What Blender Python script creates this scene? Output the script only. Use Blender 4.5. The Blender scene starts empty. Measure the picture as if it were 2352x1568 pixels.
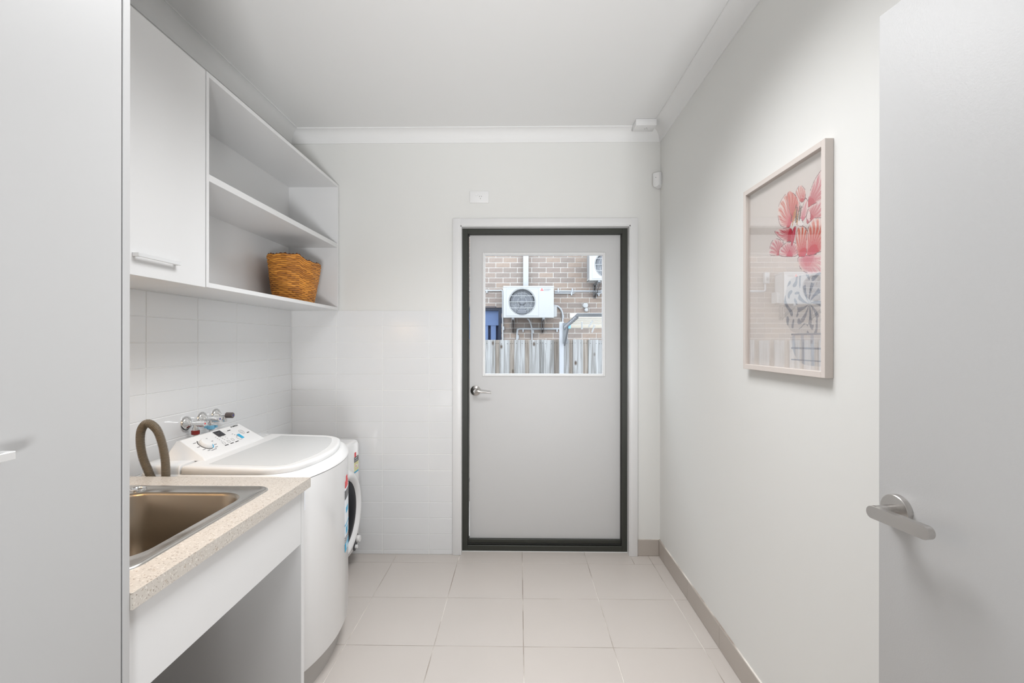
import bpy, bmesh, math, random
import numpy as np
from mathutils import Vector, Matrix
random.seed(7)
sc = bpy.context.scene
C = sc.collection
PI = math.pi
H = 1.3766            # eye height

# ------------------------------------------------------------------ camera
cd = bpy.data.cameras.new('camera'); cam = bpy.data.objects.new('camera', cd); C.objects.link(cam)
cd.sensor_width = 36.0; cd.lens = 1093.0 / 2352.0 * 36.0; cd.clip_start = 0.02
cd.shift_y = (785 - 784) / 2352.0
cam.matrix_world = Matrix.Translation((0, 0, H)) @ Matrix.Rotation(0.0152, 4, 'Z') @ Matrix.Rotation(PI/2, 4, 'X') @ Matrix.Rotation(0.001, 4, 'Z')
sc.camera = cam

# ------------------------------------------------------------------ world, light, exposure
SKY = 2.6
HALL = 12
LAMP = 16
CEIL = 5
FILL = 16
WARM = 1.6
EXPO = 0.57
w = bpy.data.worlds.new('world'); sc.world = w; w.use_nodes = True
wn = w.node_tree
bg = wn.nodes['Background']; bg.inputs[0].default_value = (0.90, 0.95, 1.0, 1); bg.inputs[1].default_value = SKY
sc.view_settings.view_transform = 'Standard'; sc.view_settings.look = 'None'
sc.view_settings.gamma = 1.0; sc.view_settings.use_curve_mapping = False
sc.view_settings.exposure = EXPO

def area(name, loc, rot, sx, sy, power, col=(1, 1, 1), spread=180):
    l = bpy.data.lights.new(name, 'AREA'); l.shape = 'RECTANGLE'; l.size = sx; l.size_y = sy
    l.energy = power; l.color = col; l.spread = math.radians(spread)
    o = bpy.data.objects.new(name, l); C.objects.link(o); o.location = loc; o.rotation_euler = rot
    return o
# windows of the hall behind the camera
area('hall_window_light', (-0.2, -3.3, 1.35), (PI/2, 0, 0), 3.0, 2.3, HALL, (0.97, 0.985, 1.0))
# hall ceiling lamp and the laundry's ceiling lamp (both above / behind the frame)
area('hall_ceiling_light', (0.0, -1.2, 2.70), (0, 0, 0), 1.2, 1.2, CEIL, (0.98, 0.985, 1.0))
# added fill light low in the hall, no lamp there, lifts ceiling and shelf
area('hall_fill_light', (0.55, -1.9, 0.50), (PI/2 + math.radians(31), 0, math.radians(11)), 0.6, 0.6, FILL, (0.97, 0.985, 1.0), 75)
area('laundry_ceiling_light', (-0.02, 1.45, 2.725), (0, 0, 0), 0.7, 0.8, LAMP, (0.98, 0.987, 1.0), 128)
# small warm strip under the wall cupboard beside the tall cupboard
area('under_cupboard_light', (-1.25, 0.98, 1.565), (0, 0, 0), 0.25, 0.10, WARM, (1.0, 0.62, 0.28))

# ------------------------------------------------------------------ materials
def mat(name, col, rough=0.5, metal=0.0, spec=0.5, bump=None, coat=0.0, noise=None, ior=None):
    m = bpy.data.materials.new(name); m.use_nodes = True
    nt = m.node_tree; b = nt.nodes['Principled BSDF']
    b.inputs['Base Color'].default_value = (*col, 1); b.inputs['Roughness'].default_value = rough
    b.inputs['Metallic'].default_value = metal; b.inputs['Specular IOR Level'].default_value = spec
    b.inputs['Coat Weight'].default_value = coat
    if ior: b.inputs['IOR'].default_value = ior
    tc = None
    if noise or bump:
        tc = nt.nodes.new('ShaderNodeTexCoord')
    if noise:   # (scale, amount, second colour)
        n = nt.nodes.new('ShaderNodeTexNoise'); n.inputs['Scale'].default_value = noise[0]; n.inputs['Detail'].default_value = 4
        nt.links.new(tc.outputs['Object'], n.inputs['Vector'])
        r = nt.nodes.new('ShaderNodeValToRGB'); r.color_ramp.elements[0].position = 0.5 - noise[1]; r.color_ramp.elements[1].position = 0.5 + noise[1]
        r.color_ramp.elements[0].color = (*noise[2], 1); r.color_ramp.elements[1].color = (*col, 1)
        nt.links.new(n.outputs['Fac'], r.inputs['Fac']); nt.links.new(r.outputs['Color'], b.inputs['Base Color'])
    if bump:    # (scale, strength, distance)
        n2 = nt.nodes.new('ShaderNodeTexNoise'); n2.inputs['Scale'].default_value = bump[0]; n2.inputs['Detail'].default_value = 3
        nt.links.new(tc.outputs['Object'], n2.inputs['Vector'])
        bp = nt.nodes.new('ShaderNodeBump'); bp.inputs['Strength'].default_value = bump[1]; bp.inputs['Distance'].default_value = bump[2]
        nt.links.new(n2.outputs['Fac'], bp.inputs['Height']); nt.links.new(bp.outputs['Normal'], b.inputs['Normal'])
    return m

M = {}
M['wall'] = mat('wall_paint', (0.755, 0.755, 0.735), 0.55, bump=(60, 0.05, 0.002))
M['ceil'] = mat('ceiling_paint', (0.81, 0.81, 0.805), 0.8)
M['trim'] = mat('trim_gloss_paint', (0.76, 0.76, 0.76), 0.35)
M['door'] = mat('door_paint', (0.59, 0.59, 0.59), 0.4, bump=(90, 0.04, 0.002))
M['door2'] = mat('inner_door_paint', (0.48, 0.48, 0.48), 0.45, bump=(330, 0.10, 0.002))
M['anod'] = mat('pale_anodised_handle', (0.85, 0.85, 0.85), 0.42, 0.6)
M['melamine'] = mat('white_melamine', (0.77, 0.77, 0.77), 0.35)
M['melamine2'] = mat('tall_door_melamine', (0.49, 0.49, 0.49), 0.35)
M['tile'] = mat('white_gloss_tile', (0.77, 0.775, 0.78), 0.12, bump=(9, 0.05, 0.003))
M['grout'] = mat('white_grout', (0.86, 0.86, 0.85), 0.9)
M['floor_tile'] = mat('beige_porcelain_tile', (0.585, 0.54, 0.505), 0.42, noise=(2.2, 0.28, (0.56, 0.515, 0.478)), bump=(140, 0.04, 0.001))
M['skirt_tile'] = mat('beige_skirting_tile', (0.47, 0.425, 0.385), 0.4, noise=(3, 0.3, (0.45, 0.405, 0.365)))
M['floor_grout'] = mat('pale_floor_grout', (0.78, 0.74, 0.69), 0.9, noise=(5, 0.12, (0.36, 0.31, 0.27)))
M['alum'] = mat('dark_olive_aluminium', (0.032, 0.034, 0.027), 0.38)
M['alum_dk'] = mat('dark_door_seal', (0.012, 0.012, 0.011), 0.6)
M['steel'] = mat('brushed_steel', (0.62, 0.60, 0.57), 0.26, 1.0)
M['sinksteel'] = mat('sink_steel', (0.41, 0.36, 0.30), 0.28, 1.0, bump=(25, 0.03, 0.003))  # reflection of the dark, warm room put into the base colour as brown
M['nickel'] = mat('satin_nickel', (0.56, 0.54, 0.52), 0.27, 1.0)
M['chrome'] = mat('chrome', (0.80, 0.80, 0.80), 0.07, 1.0)
M['plastic'] = mat('white_plastic', (0.82, 0.82, 0.82), 0.35)
M['enamel'] = mat('white_enamel', (0.86, 0.86, 0.86), 0.16, coat=0.3)
M['enamel2'] = mat('white_moulded_plastic', (0.85, 0.85, 0.845), 0.22)
M['lidglass'] = mat('grey_lid_window', (0.66, 0.67, 0.67), 0.22)
M['dark'] = mat('dark_plastic', (0.03, 0.03, 0.035), 0.25)
M['black'] = mat('black_print', (0.02, 0.02, 0.02), 0.5)
M['greyprint'] = mat('grey_print', (0.25, 0.25, 0.26), 0.5)
M['lightprint'] = mat('light_grey_print', (0.55, 0.55, 0.56), 0.5)
M['plinth'] = mat('grey_washer_plinth', (0.50, 0.48, 0.46), 0.5)
M['dryerglass'] = mat('dark_door_glass', (0.006, 0.007, 0.011), 0.15, spec=0.5, ior=1.12)
M['red'] = mat('red_print', (0.75, 0.03, 0.04), 0.4)
M['blue'] = mat('cyan_print', (0.02, 0.42, 0.70), 0.4)
M['bluedeep'] = mat('deep_blue_print', (0.02, 0.03, 0.30), 0.4)
M['yellow'] = mat('pale_yellow_print', (0.75, 0.72, 0.38), 0.4)
M['paper'] = mat('white_label_paper', (0.85, 0.88, 0.92), 0.5)
M['teal'] = mat('dark_teal_print', (0.01, 0.06, 0.09), 0.4)
M['redcap'] = mat('dark_red_hose_nut', (0.22, 0.015, 0.012), 0.35)
M['bluecap'] = mat('light_blue_hose_nut', (0.20, 0.50, 0.72), 0.35)
M['brownknob'] = mat('grey_brown_knob', (0.13, 0.105, 0.10), 0.4)
M['hose'] = mat('grey_brown_hose', (0.20, 0.165, 0.12), 0.5)
M['oak'] = mat('pale_taupe_frame', (0.66, 0.60, 0.56), 0.5)
M['frameside'] = mat('taupe_frame_side', (0.50, 0.44, 0.40), 0.55)
M['mortar'] = mat('pale_mortar', (0.66, 0.65, 0.63), 0.9, bump=(60, 0.3, 0.003))
BR = []
for i, c in enumerate([(0.285, 0.232, 0.205), (0.265, 0.218, 0.196), (0.305, 0.242, 0.205), (0.25, 0.21, 0.19)]):
    BR.append(mat('brown_brick_%d' % i, c, 0.85, noise=(30, 0.25, tuple(x*0.82 for x in c)), bump=(80, 0.3, 0.003)))
M['acwhite'] = mat('painted_outdoor_unit', (0.395, 0.405, 0.415), 0.5)
M['coil'] = mat('condenser_fins', (0.44, 0.46, 0.50), 0.45, 0.2)
M['coildk'] = mat('condenser_back', (0.17, 0.18, 0.205), 0.6)
M['galv'] = mat('galvanised_steel', (0.21, 0.22, 0.235), 0.45, 0.5)
M['pvc'] = mat('grey_white_conduit', (0.40, 0.42, 0.45), 0.45)
M['navy'] = mat('navy_window_frame', (0.012, 0.02, 0.045), 0.35)
M['blind'] = mat('blue_grey_blind', (0.13, 0.18, 0.33), 0.8)
M['blinddk'] = mat('dark_blind_strip', (0.025, 0.03, 0.07), 0.8)
M['postgrey'] = mat('pale_steel_post', (0.44, 0.46, 0.50), 0.4)
M['cream'] = mat('cream_vent', (0.47, 0.43, 0.37), 0.7)
M['terra'] = mat('terracotta_gap', (0.42, 0.20, 0.10), 0.8)
M['ground'] = mat('outside_concrete', (0.42, 0.40, 0.38), 0.9, noise=(3, 0.3, (0.36, 0.34, 0.32)))
M['roof'] = mat('eave_board', (0.6, 0.6, 0.6), 0.8)
M['hallfloor'] = mat('hall_timber_floor', (0.34, 0.21, 0.12), 0.4, noise=(4, 0.3, (0.28, 0.17, 0.095)))

def bench_mat():
    m = bpy.data.materials.new('speckled_beige_laminate'); m.use_nodes = True
    nt = m.node_tree; b = nt.nodes['Principled BSDF']; b.inputs['Roughness'].default_value = 0.38
    tc = nt.nodes.new('ShaderNodeTexCoord')
    def spk(scale, lo, hi):
        n = nt.nodes.new('ShaderNodeTexNoise'); n.inputs['Scale'].default_value = scale; n.inputs['Detail'].default_value = 2
        nt.links.new(tc.outputs['Object'], n.inputs['Vector'])
        r = nt.nodes.new('ShaderNodeMapRange'); r.inputs[1].default_value = lo; r.inputs[2].default_value = hi
        nt.links.new(n.outputs['Fac'], r.inputs[0]); return r
    base = (0.575, 0.535, 0.485, 1)
    cur = None
    for (sc_, lo, hi, col) in ((230, 0.62, 0.66, (0.30, 0.25, 0.21, 1)), (170, 0.60, 0.66, (0.70, 0.66, 0.61, 1)), (90, 0.66, 0.70, (0.45, 0.38, 0.31, 1))):
        r = spk(sc_, lo, hi); mx = nt.nodes.new('ShaderNodeMix'); mx.data_type = 'RGBA'
        nt.links.new(r.outputs[0], mx.inputs[0])
        if cur is None: mx.inputs[6].default_value = base
        else: nt.links.new(cur.outputs[2], mx.inputs[6])
        mx.inputs[7].default_value = col; cur = mx
    nt.links.new(cur.outputs[2], b.inputs['Base Color'])
    return m
M['bench'] = bench_mat()

def glass_mat(name, ior, tint=(1, 1, 1)):
    m = bpy.data.materials.new(name); m.use_nodes = True
    nt = m.node_tree; nt.nodes.clear()
    o = nt.nodes.new('ShaderNodeOutputMaterial'); mx = nt.nodes.new('ShaderNodeMixShader')
    t = nt.nodes.new('ShaderNodeBsdfTransparent'); t.inputs[0].default_value = (*tint, 1)
    g = nt.nodes.new('ShaderNodeBsdfGlossy'); g.inputs['Roughness'].default_value = 0.0
    f = nt.nodes.new('ShaderNodeFresnel'); f.inputs['IOR'].default_value = ior
    ge = nt.nodes.new('ShaderNodeNewGeometry'); io = nt.nodes.new('ShaderNodeMix')     # same reflectance from both sides of the thin pane
    io.inputs[2].default_value = ior; io.inputs[3].default_value = 1.0/ior
    nt.links.new(ge.outputs['Backfacing'], io.inputs[0]); nt.links.new(io.outputs[0], f.inputs['IOR'])
    nt.links.new(f.outputs[0], mx.inputs[0]); nt.links.new(t.outputs[0], mx.inputs[1]); nt.links.new(g.outputs[0], mx.inputs[2])
    nt.links.new(mx.outputs[0], o.inputs[0])
    return m
M['glass'] = glass_mat('window_glass', 1.09, (0.97, 0.985, 0.99))
M['artglass'] = glass_mat('picture_glass', 2.25)

def wood_mat(name, base, dark, knot):
    m = bpy.data.materials.new(name); m.use_nodes = True
    nt = m.node_tree; b = nt.nodes['Principled BSDF']; b.inputs['Roughness'].default_value = 0.85
    tc = nt.nodes.new('ShaderNodeTexCoord'); oi = nt.nodes.new('ShaderNodeObjectInfo')
    off = nt.nodes.new('ShaderNodeVectorMath'); off.operation = 'MULTIPLY_ADD'
    cx = nt.nodes.new('ShaderNodeCombineXYZ')
    for k in range(3): nt.links.new(oi.outputs['Random'], cx.inputs[k])
    nt.links.new(cx.outputs[0], off.inputs[0]); off.inputs[1].default_value = (37, 11, 23); nt.links.new(tc.outputs['Object'], off.inputs[2])
    mp = nt.nodes.new('ShaderNodeMapping'); mp.inputs['Scale'].default_value = (34, 34, 1.6)
    nt.links.new(off.outputs[0], mp.inputs['Vector'])
    n = nt.nodes.new('ShaderNodeTexNoise'); n.inputs['Scale'].default_value = 1.4; n.inputs['Detail'].default_value = 5; n.inputs['Distortion'].default_value = 0.8
    nt.links.new(mp.outputs[0], n.inputs['Vector'])
    r = nt.nodes.new('ShaderNodeValToRGB'); r.color_ramp.elements[0].position = 0.33; r.color_ramp.elements[1].position = 0.62
    r.color_ramp.elements[0].color = (*dark, 1); r.color_ramp.elements[1].color = (*base, 1)
    nt.links.new(n.outputs['Fac'], r.inputs[0])
    mp2 = nt.nodes.new('ShaderNodeMapping'); mp2.inputs['Scale'].default_value = (9, 9, 5); nt.links.new(off.outputs[0], mp2.inputs['Vector'])
    v = nt.nodes.new('ShaderNodeTexVoronoi'); v.inputs['Scale'].default_value = 1.0; nt.links.new(mp2.outputs[0], v.inputs['Vector'])
    rr = nt.nodes.new('ShaderNodeMapRange'); rr.inputs[1].default_value = 0.17; rr.inputs[2].default_value = 0.09; nt.links.new(v.outputs['Distance'], rr.inputs[0])
    mx = nt.nodes.new('ShaderNodeMix'); mx.data_type = 'RGBA'; nt.links.new(rr.outputs[0], mx.inputs[0]); nt.links.new(r.outputs[0], mx.inputs[6]); mx.inputs[7].default_value = (*knot, 1)
    nt.links.new(mx.outputs[2], b.inputs['Base Color'])
    return m
M['paling'] = wood_mat('weathered_grey_paling', (0.40, 0.405, 0.415), (0.21, 0.205, 0.20), (0.09, 0.065, 0.05))
M['paling2'] = wood_mat('weathered_brown_paling', (0.36, 0.32, 0.285), (0.20, 0.165, 0.14), (0.09, 0.065, 0.05))

def basket_mat():
    m = bpy.data.materials.new('woven_water_hyacinth'); m.use_nodes = True
    nt = m.node_tree; b = nt.nodes['Principled BSDF']; b.inputs['Roughness'].default_value = 0.6
    a = nt.nodes.new('ShaderNodeVertexColor'); a.layer_name = 'Col'
    nt.links.new(a.outputs[0], b.inputs['Base Color']); return m
M['basket'] = basket_mat()
def art_mat():
    m = bpy.data.materials.new('printed_flower_art'); m.use_nodes = True
    nt = m.node_tree; b = nt.nodes['Principled BSDF']; b.inputs['Roughness'].default_value = 0.8
    a = nt.nodes.new('ShaderNodeVertexColor'); a.layer_name = 'Col'
    nt.links.new(a.outputs[0], b.inputs['Base Color']); return m
M['art'] = art_mat()

# ------------------------------------------------------------------ object helpers
ORG = {}
def wloc(o): return ORG.get(o.name, Vector((0, 0, 0)))
def thing(name, label, cat, loc, group=None):
    o = bpy.data.objects.new(name, None); C.objects.link(o); o.location = loc; o.empty_display_size = 0.05
    ORG[o.name] = Vector(loc); o['label'] = label; o['category'] = cat
    if group: o['group'] = group
    return o
def tag(o, label=None, cat=None, group=None, kind=None):
    for k, v in (('label', label), ('category', cat), ('group', group), ('kind', kind)):
        if v: o[k] = v
    return o
def obj(name, bm, m, parent=None, smooth=True, label=None, ang=0.55):
    """link the shapes of bm (world coordinates) as one mesh object with its origin at its base"""
    co = [v.co for v in bm.verts]
    lo = Vector([min(c[i] for c in co) for i in range(3)]); hi = Vector([max(c[i] for c in co) for i in range(3)])
    o0 = Vector(((lo.x+hi.x)/2, (lo.y+hi.y)/2, lo.z))
    bmesh.ops.translate(bm, verts=bm.verts, vec=-o0)
    me = bpy.data.meshes.new(name); bm.to_mesh(me); bm.free()
    for mm in (m if isinstance(m, (list, tuple)) else [m]): me.materials.append(mm)
    if smooth:
        me.shade_smooth(); me.set_sharp_from_angle(angle=ang)
    o = bpy.data.objects.new(name, me); C.objects.link(o); ORG[o.name] = o0
    o.location = o0
    if parent is not None:
        o.parent = parent; o.location = o0 - wloc(parent)
    if label: o['label'] = label
    return o
def copy_to(src, wpos, parent):
    c = src.copy(); C.objects.link(c); c.parent = parent; c.location = Vector(wpos) - wloc(parent); ORG[c.name] = Vector(wpos)
    return c
def struct(name, bm, m, **k):
    o = obj(name, bm, m, **k); o['kind'] = 'structure'; return o
def B(): return bmesh.new()
def merge(bm, t, M4=None, mi=0):
    if M4 is not None: t.transform(M4)
    for f in t.faces: f.material_index = mi
    me = bpy.data.meshes.new('tmp'); t.to_mesh(me); t.free(); bm.from_mesh(me); bpy.data.meshes.remove(me)
    return bm
def box(bm, x0, x1, y0, y1, z0, z1, bev=0.0, seg=2, M4=None, mi=0):
    t = bmesh.new()
    bmesh.ops.create_cube(t, size=1.0)
    bmesh.ops.transform(t, verts=t.verts, matrix=Matrix.Translation(((x0+x1)/2, (y0+y1)/2, (z0+z1)/2)) @ Matrix.Diagonal((abs(x1-x0), abs(y1-y0), abs(z1-z0), 1)))
    if bev > 0:
        bmesh.ops.bevel(t, geom=list(t.edges), offset=bev, segments=seg, profile=0.5, affect='EDGES')
    return merge(bm, t, M4, mi)
def bx(*a, **k): return box(bmesh.new(), *a, **k)
def loft(bm, loops, cap0=False, cap1=False, closed=True, mi=0):
    rows = [[bm.verts.new(p) for p in lp] for lp in loops]
    n = len(rows[0]); fs = []
    for a, b in zip(rows, rows[1:]):
        for i in range(n if closed else n-1):
            j = (i+1) % n
            try: fs.append(bm.faces.new((a[i], a[j], b[j], b[i])))
            except ValueError: pass
    if cap0: fs.append(bm.faces.new(rows[0][::-1]))
    if cap1: fs.append(bm.faces.new(rows[-1]))
    for f in fs: f.material_index = mi
    return bm
def fixn(bm):
    bmesh.ops.recalc_face_normals(bm, faces=bm.faces); return bm
def frame_of(d):
    d = Vector(d).normalized(); u = d.orthogonal().normalized(); return u, d.cross(u)
def tube(bm, pts, r, n=12, caps=True, mi=0, up=None):
    pts = [Vector(p) for p in pts]; rs = r if isinstance(r, (list, tuple)) else [r]*len(pts)
    loops = []; u = None
    for i, p in enumerate(pts):
        d = (pts[min(i+1, len(pts)-1)] - pts[max(i-1, 0)]).normalized()
        if u is None: u = d.orthogonal().normalized()
        u = (u - d*u.dot(d)).normalized(); v = d.cross(u)
        loops.append([p + (u*math.cos(2*PI*k/n) + v*math.sin(2*PI*k/n))*rs[i] for k in range(n)])
    t = bmesh.new(); loft(t, loops, caps, caps); fixn(t); return merge(bm, t, mi=mi)
def lathe(bm, o, axis, prof, n=32, mi=0, cap0=True, cap1=True):
    """prof: (distance along axis, radius)"""
    o = Vector(o); a = Vector(axis).normalized(); u, v = frame_of(a)
    loops = [[o + a*d + (u*math.cos(2*PI*k/n) + v*math.sin(2*PI*k/n))*max(r, 1e-5) for k in range(n)] for d, r in prof]
    t = bmesh.new(); loft(t, loops, cap0, cap1); fixn(t); return merge(bm, t, mi=mi)
def rrect(x0, x1, y0, y1, r, n=8):
    """rounded rectangle, counter-clockwise, 4*(n+1) points"""
    out = []
    rr = r if isinstance(r, (list, tuple)) else [r]*4     # corners: (x1,y1),(x0,y1),(x0,y0),(x1,y0)
    for (cx, cy, a0, q) in ((x1, y1, 0, rr[0]), (x0, y1, PI/2, rr[1]), (x0, y0, PI, rr[2]), (x1, y0, 1.5*PI, rr[3])):
        sx = -1 if cx == x1 else 1; sy = -1 if cy == y1 else 1
        ox, oy = cx + sx*q, cy + sy*q
        for k in range(n+1):
            a = a0 + PI/2*k/n; out.append((ox + q*math.cos(a), oy + q*math.sin(a)))
    return out
def smoothpath(pts, k=8):
    P = [Vector(p) for p in pts]; out = []
    for i in range(len(P)-1):
        p0, p1, p2, p3 = P[max(i-1, 0)], P[i], P[i+1], P[min(i+2, len(P)-1)]
        for j in range(k):
            t = j/k
            out.append(0.5*((2*p1) + (p2-p0)*t + (2*p0-5*p1+4*p2-p3)*t*t + (3*p1-p0-3*p2+p3)*t**3))
    out.append(P[-1]); return out
def plate(bm, O, U, V, u0, u1, v0, v1, th=0.0006, mi=0):
    """thin printed patch on the plane O + u*U + v*V, standing proud along U x V"""
    O, U, V = Vector(O), Vector(U), Vector(V); N = U.cross(V).normalized()
    t = bmesh.new(); q = [O+U*a+V*b for a, b in ((u0, v0), (u1, v0), (u1, v1), (u0, v1))]
    loft(t, [[p for p in q], [p+N*th for p in q]], True, True); fixn(t); return merge(bm, t, mi=mi)
def text_bm(bm, s, O, U, V, size, th=0.0005, bold=0.0, align='LEFT', mi=0, sx=1.0):
    cu = bpy.data.curves.new('t', 'FONT'); cu.body = s; cu.size = size; cu.offset = bold; cu.align_x = align; cu.resolution_u = 2
    o = bpy.data.objects.new('t', cu); C.objects.link(o)
    dg = bpy.context.evaluated_depsgraph_get(); me = bpy.data.meshes.new_from_object(o.evaluated_get(dg))
    bpy.data.objects.remove(o); bpy.data.curves.remove(cu)
    t = bmesh.new(); t.from_mesh(me); bpy.data.meshes.remove(me)
    U, V = Vector(U).normalized(), Vector(V).normalized(); N = U.cross(V).normalized()
    m4 = Matrix.Identity(4)
    for i in range(3): m4[i][0] = U[i]*sx; m4[i][1] = V[i]; m4[i][2] = N[i]; m4[i][3] = (Vector(O)+N*th)[i]
    return merge(bm, t, m4, mi)

# ================================================================== SETTING
XL, XR, YB, ZC = -1.489, 0.908, 3.083, 2.740
OX0, OX1, OZ = -0.382, 0.716, 2.130       # opening of the outside door
# back wall with the door opening
bm = B()
box(bm, XL-0.12, OX0, YB, YB+0.20, -0.05, ZC); box(bm, OX1, XR+0.12, YB, YB+0.20, -0.05, ZC); box(bm, OX0, OX1, YB, YB+0.20, OZ, ZC)
wall_back = struct('wall_back', bm, M['wall'], smooth=False)
wall_left = struct('wall_left', bx(XL-0.12, XL, -3.6, YB, -0.05, ZC), M['wall'], smooth=False)
wall_right = struct('wall_right', bx(XR, XR+0.12, 0.10, YB, -0.05, ZC), M['wall'], smooth=False)
# hall behind the camera
bm = B(); box(bm, XR, 2.3, 0.0, 0.10, -0.05, ZC); box(bm, 2.2, 2.32, -3.5, 0.0, -0.05, ZC); box(bm, XL, 2.32, -3.6, -3.5, -0.05, ZC)
struct('wall_hall', bm, M['wall'], smooth=False)
struct('ceiling', bx(XL-0.12, 2.4, -3.6, YB+0.2, ZC, ZC+0.1), M['ceil'], smooth=False)
floor = struct('floor', bx(XL, XR+0.05, -0.9, 3.14, -0.06, -0.0022), M['floor_grout'], smooth=False)
struct('floor_hall', bx(XL, 2.3, -3.5, -0.9, -0.06, -0.002), M['hallfloor'], smooth=False)
bm = B(); box(bm, XR+0.05, 2.3, -0.9, 0.0, -0.06, -0.002); struct('floor_hall', bm, M['hallfloor'], smooth=False)

# floor tiles
TX = [0.0205 + 0.4052*k for k in range(-4, 4)]; TY = [2.9615 - 0.4052*k for k in range(-1, 10)]
g = 0.0018
protos = {}
def ftile(x0, x1, y0, y1):
    w_, d_ = round(x1-x0-2*g, 4), round(y1-y0-2*g, 4)
    key = (w_, d_)
    cx, cy = (x0+x1)/2, (y0+y1)/2
    if key not in protos:
        protos[key] = obj('floor_tile', bx(cx-w_/2, cx+w_/2, cy-d_/2, cy+d_/2, -0.008, 0.0, 0.0008, 1), M['floor_tile'], floor, smooth=False)
    else: copy_to(protos[key], (cx, cy, -0.008), floor)
for i in range(len(TX)-1):
    for j in range(len(TY)-1):
        x0, x1 = max(TX[i], XL+0.003), min(TX[i+1], XR-0.002); y1, y0 = TY[j], TY[j+1]
        if j == 0:
            y1 = YB
            if x1 > OX0 and x0 < OX1:
                a, b = max(x0, OX0), min(x1, OX1)
                if a > x0+0.02: ftile(x0, a, y0, YB)
                if b < x1-0.02: ftile(b, x1, y0, YB)
                ftile(a, b, y0, 3.134); continue
        y0 = max(y0, -0.9)
        if x1-x0 > 0.01 and y1-y0 > 0.01: ftile(x0, x1, y0, y1)

# wall tiles: back wall and left wall
ZT = [1.580 - 0.1035*k for k in range(16)] + [0.0]
gt = 0.0014
def wtile_back(x0, x1, z0, z1, first={}):
    key = (round(x1-x0, 3), round(z1-z0, 3)); cx = (x0+x1)/2
    w_, h_ = key[0]/2-gt, key[1]
    if key not in first:
        first[key] = obj('tile', bx(cx-w_, cx+w_, YB-0.008, YB, z0+gt, z0+h_-gt, 0.0012, 1), M['tile'], wall_back, smooth=False)
    else: copy_to(first[key], (cx, YB-0.004, z0+gt), wall_back)
XTB = [XL+0.008, -1.187, -0.885, -0.583, -0.430]
for zi in range(len(ZT)-1):
    for xi in range(4): wtile_back(XTB[xi], XTB[xi+1], ZT[zi+1], ZT[zi])
def wtile_left(y0, y1, z0, z1, first={}):
    key = (round(y1-y0, 3), round(z1-z0, 3)); cy = (y0+y1)/2
    w_ = key[0]/2-gt
    if key not in first:
        first[key] = obj('tile', bx(XL, XL+0.008, cy-w_, cy+w_, z0+gt, z0+key[1]-gt, 0.0012, 1), M['tile'], wall_left, smooth=False)
    else: copy_to(first[key], (XL+0.004, cy, z0+gt), wall_left)
YT = [YB-0.008] + [YB-0.3035*k-0.002 for k in range(1, 8)] + [0.91]
for zi in range(len(ZT)-1):
    for yi in range(len(YT)-1): wtile_left(YT[yi+1], YT[yi], ZT[zi+1], ZT[zi])
# grout beds
gb = struct('wall_back_grout', bx(XL+0.003, -0.430, YB-0.0062, YB, 0.0, 1.580), M['grout'], smooth=False); gb.name = 'grout'; gb.parent = wall_back; gb.location = ORG['wall_back_grout'] - wloc(wall_back); del gb['kind']
gl = obj('grout', bx(XL, XL+0.0062, 0.91, YB-0.002, 0.0, 1.580), M['grout'], wall_left, smooth=False)

# skirting tiles
SY = [YB, 2.9615, 2.5563, 2.1511, 1.7459, 1.3407, 0.9355, 0.5303, 0.14]
bs = struct('baseboard_right', bx(XR-0.0065, XR, 0.14, YB, 0.0, 0.1055), M['floor_grout'], smooth=False)
for a, b in zip(SY, SY[1:]):
    obj('tile', bx(XR-0.009, XR-0.0005, b+0.0012, a-0.0012, 0.002, 0.104, 0.0008, 1), M['skirt_tile'], bs, smooth=False)
bb = struct('baseboard_back', bx(0.762, XR-0.0065, YB-0.0065, YB, 0.0, 0.1055), M['floor_grout'], smooth=False)
obj('tile', bx(0.764, XR-0.010, YB-0.009, YB-0.0005, 0.002, 0.104, 0.0008, 1), M['skirt_tile'], bb, smooth=False)

# cornices: concave cove profile
def cove(n=8, s=0.075):
    p = [(0, 0), (0, -s), (0.006, -s)]
    for k in range(n+1):
        a = PI/2*k/n; p.append((s-0.004-(s-0.012)*math.cos(a), -0.004-(s-0.012)*(1-math.sin(a))))
    p += [(s, -0.006), (s, 0)]
    return p
def cornice(name, f0, f1):
    bm = B(); pr = cove(); loft(bm, [[f0(d, z) for d, z in pr], [f1(d, z) for d, z in pr]], True, True); fixn(bm); return struct(name, bm, M['ceil'])
cornice('trim_1', lambda d, z: (XL+d, YB-d, ZC+z), lambda d, z: (XR-d, YB-d, ZC+z))
cornice('trim_2', lambda d, z: (XL+d, YB-d, ZC+z), lambda d, z: (XL+d, -3.4, ZC+z))
cornice('trim_3', lambda d, z: (XR-d, YB-d, ZC+z), lambda d, z: (XR-d, 0.1, ZC+z))

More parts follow.
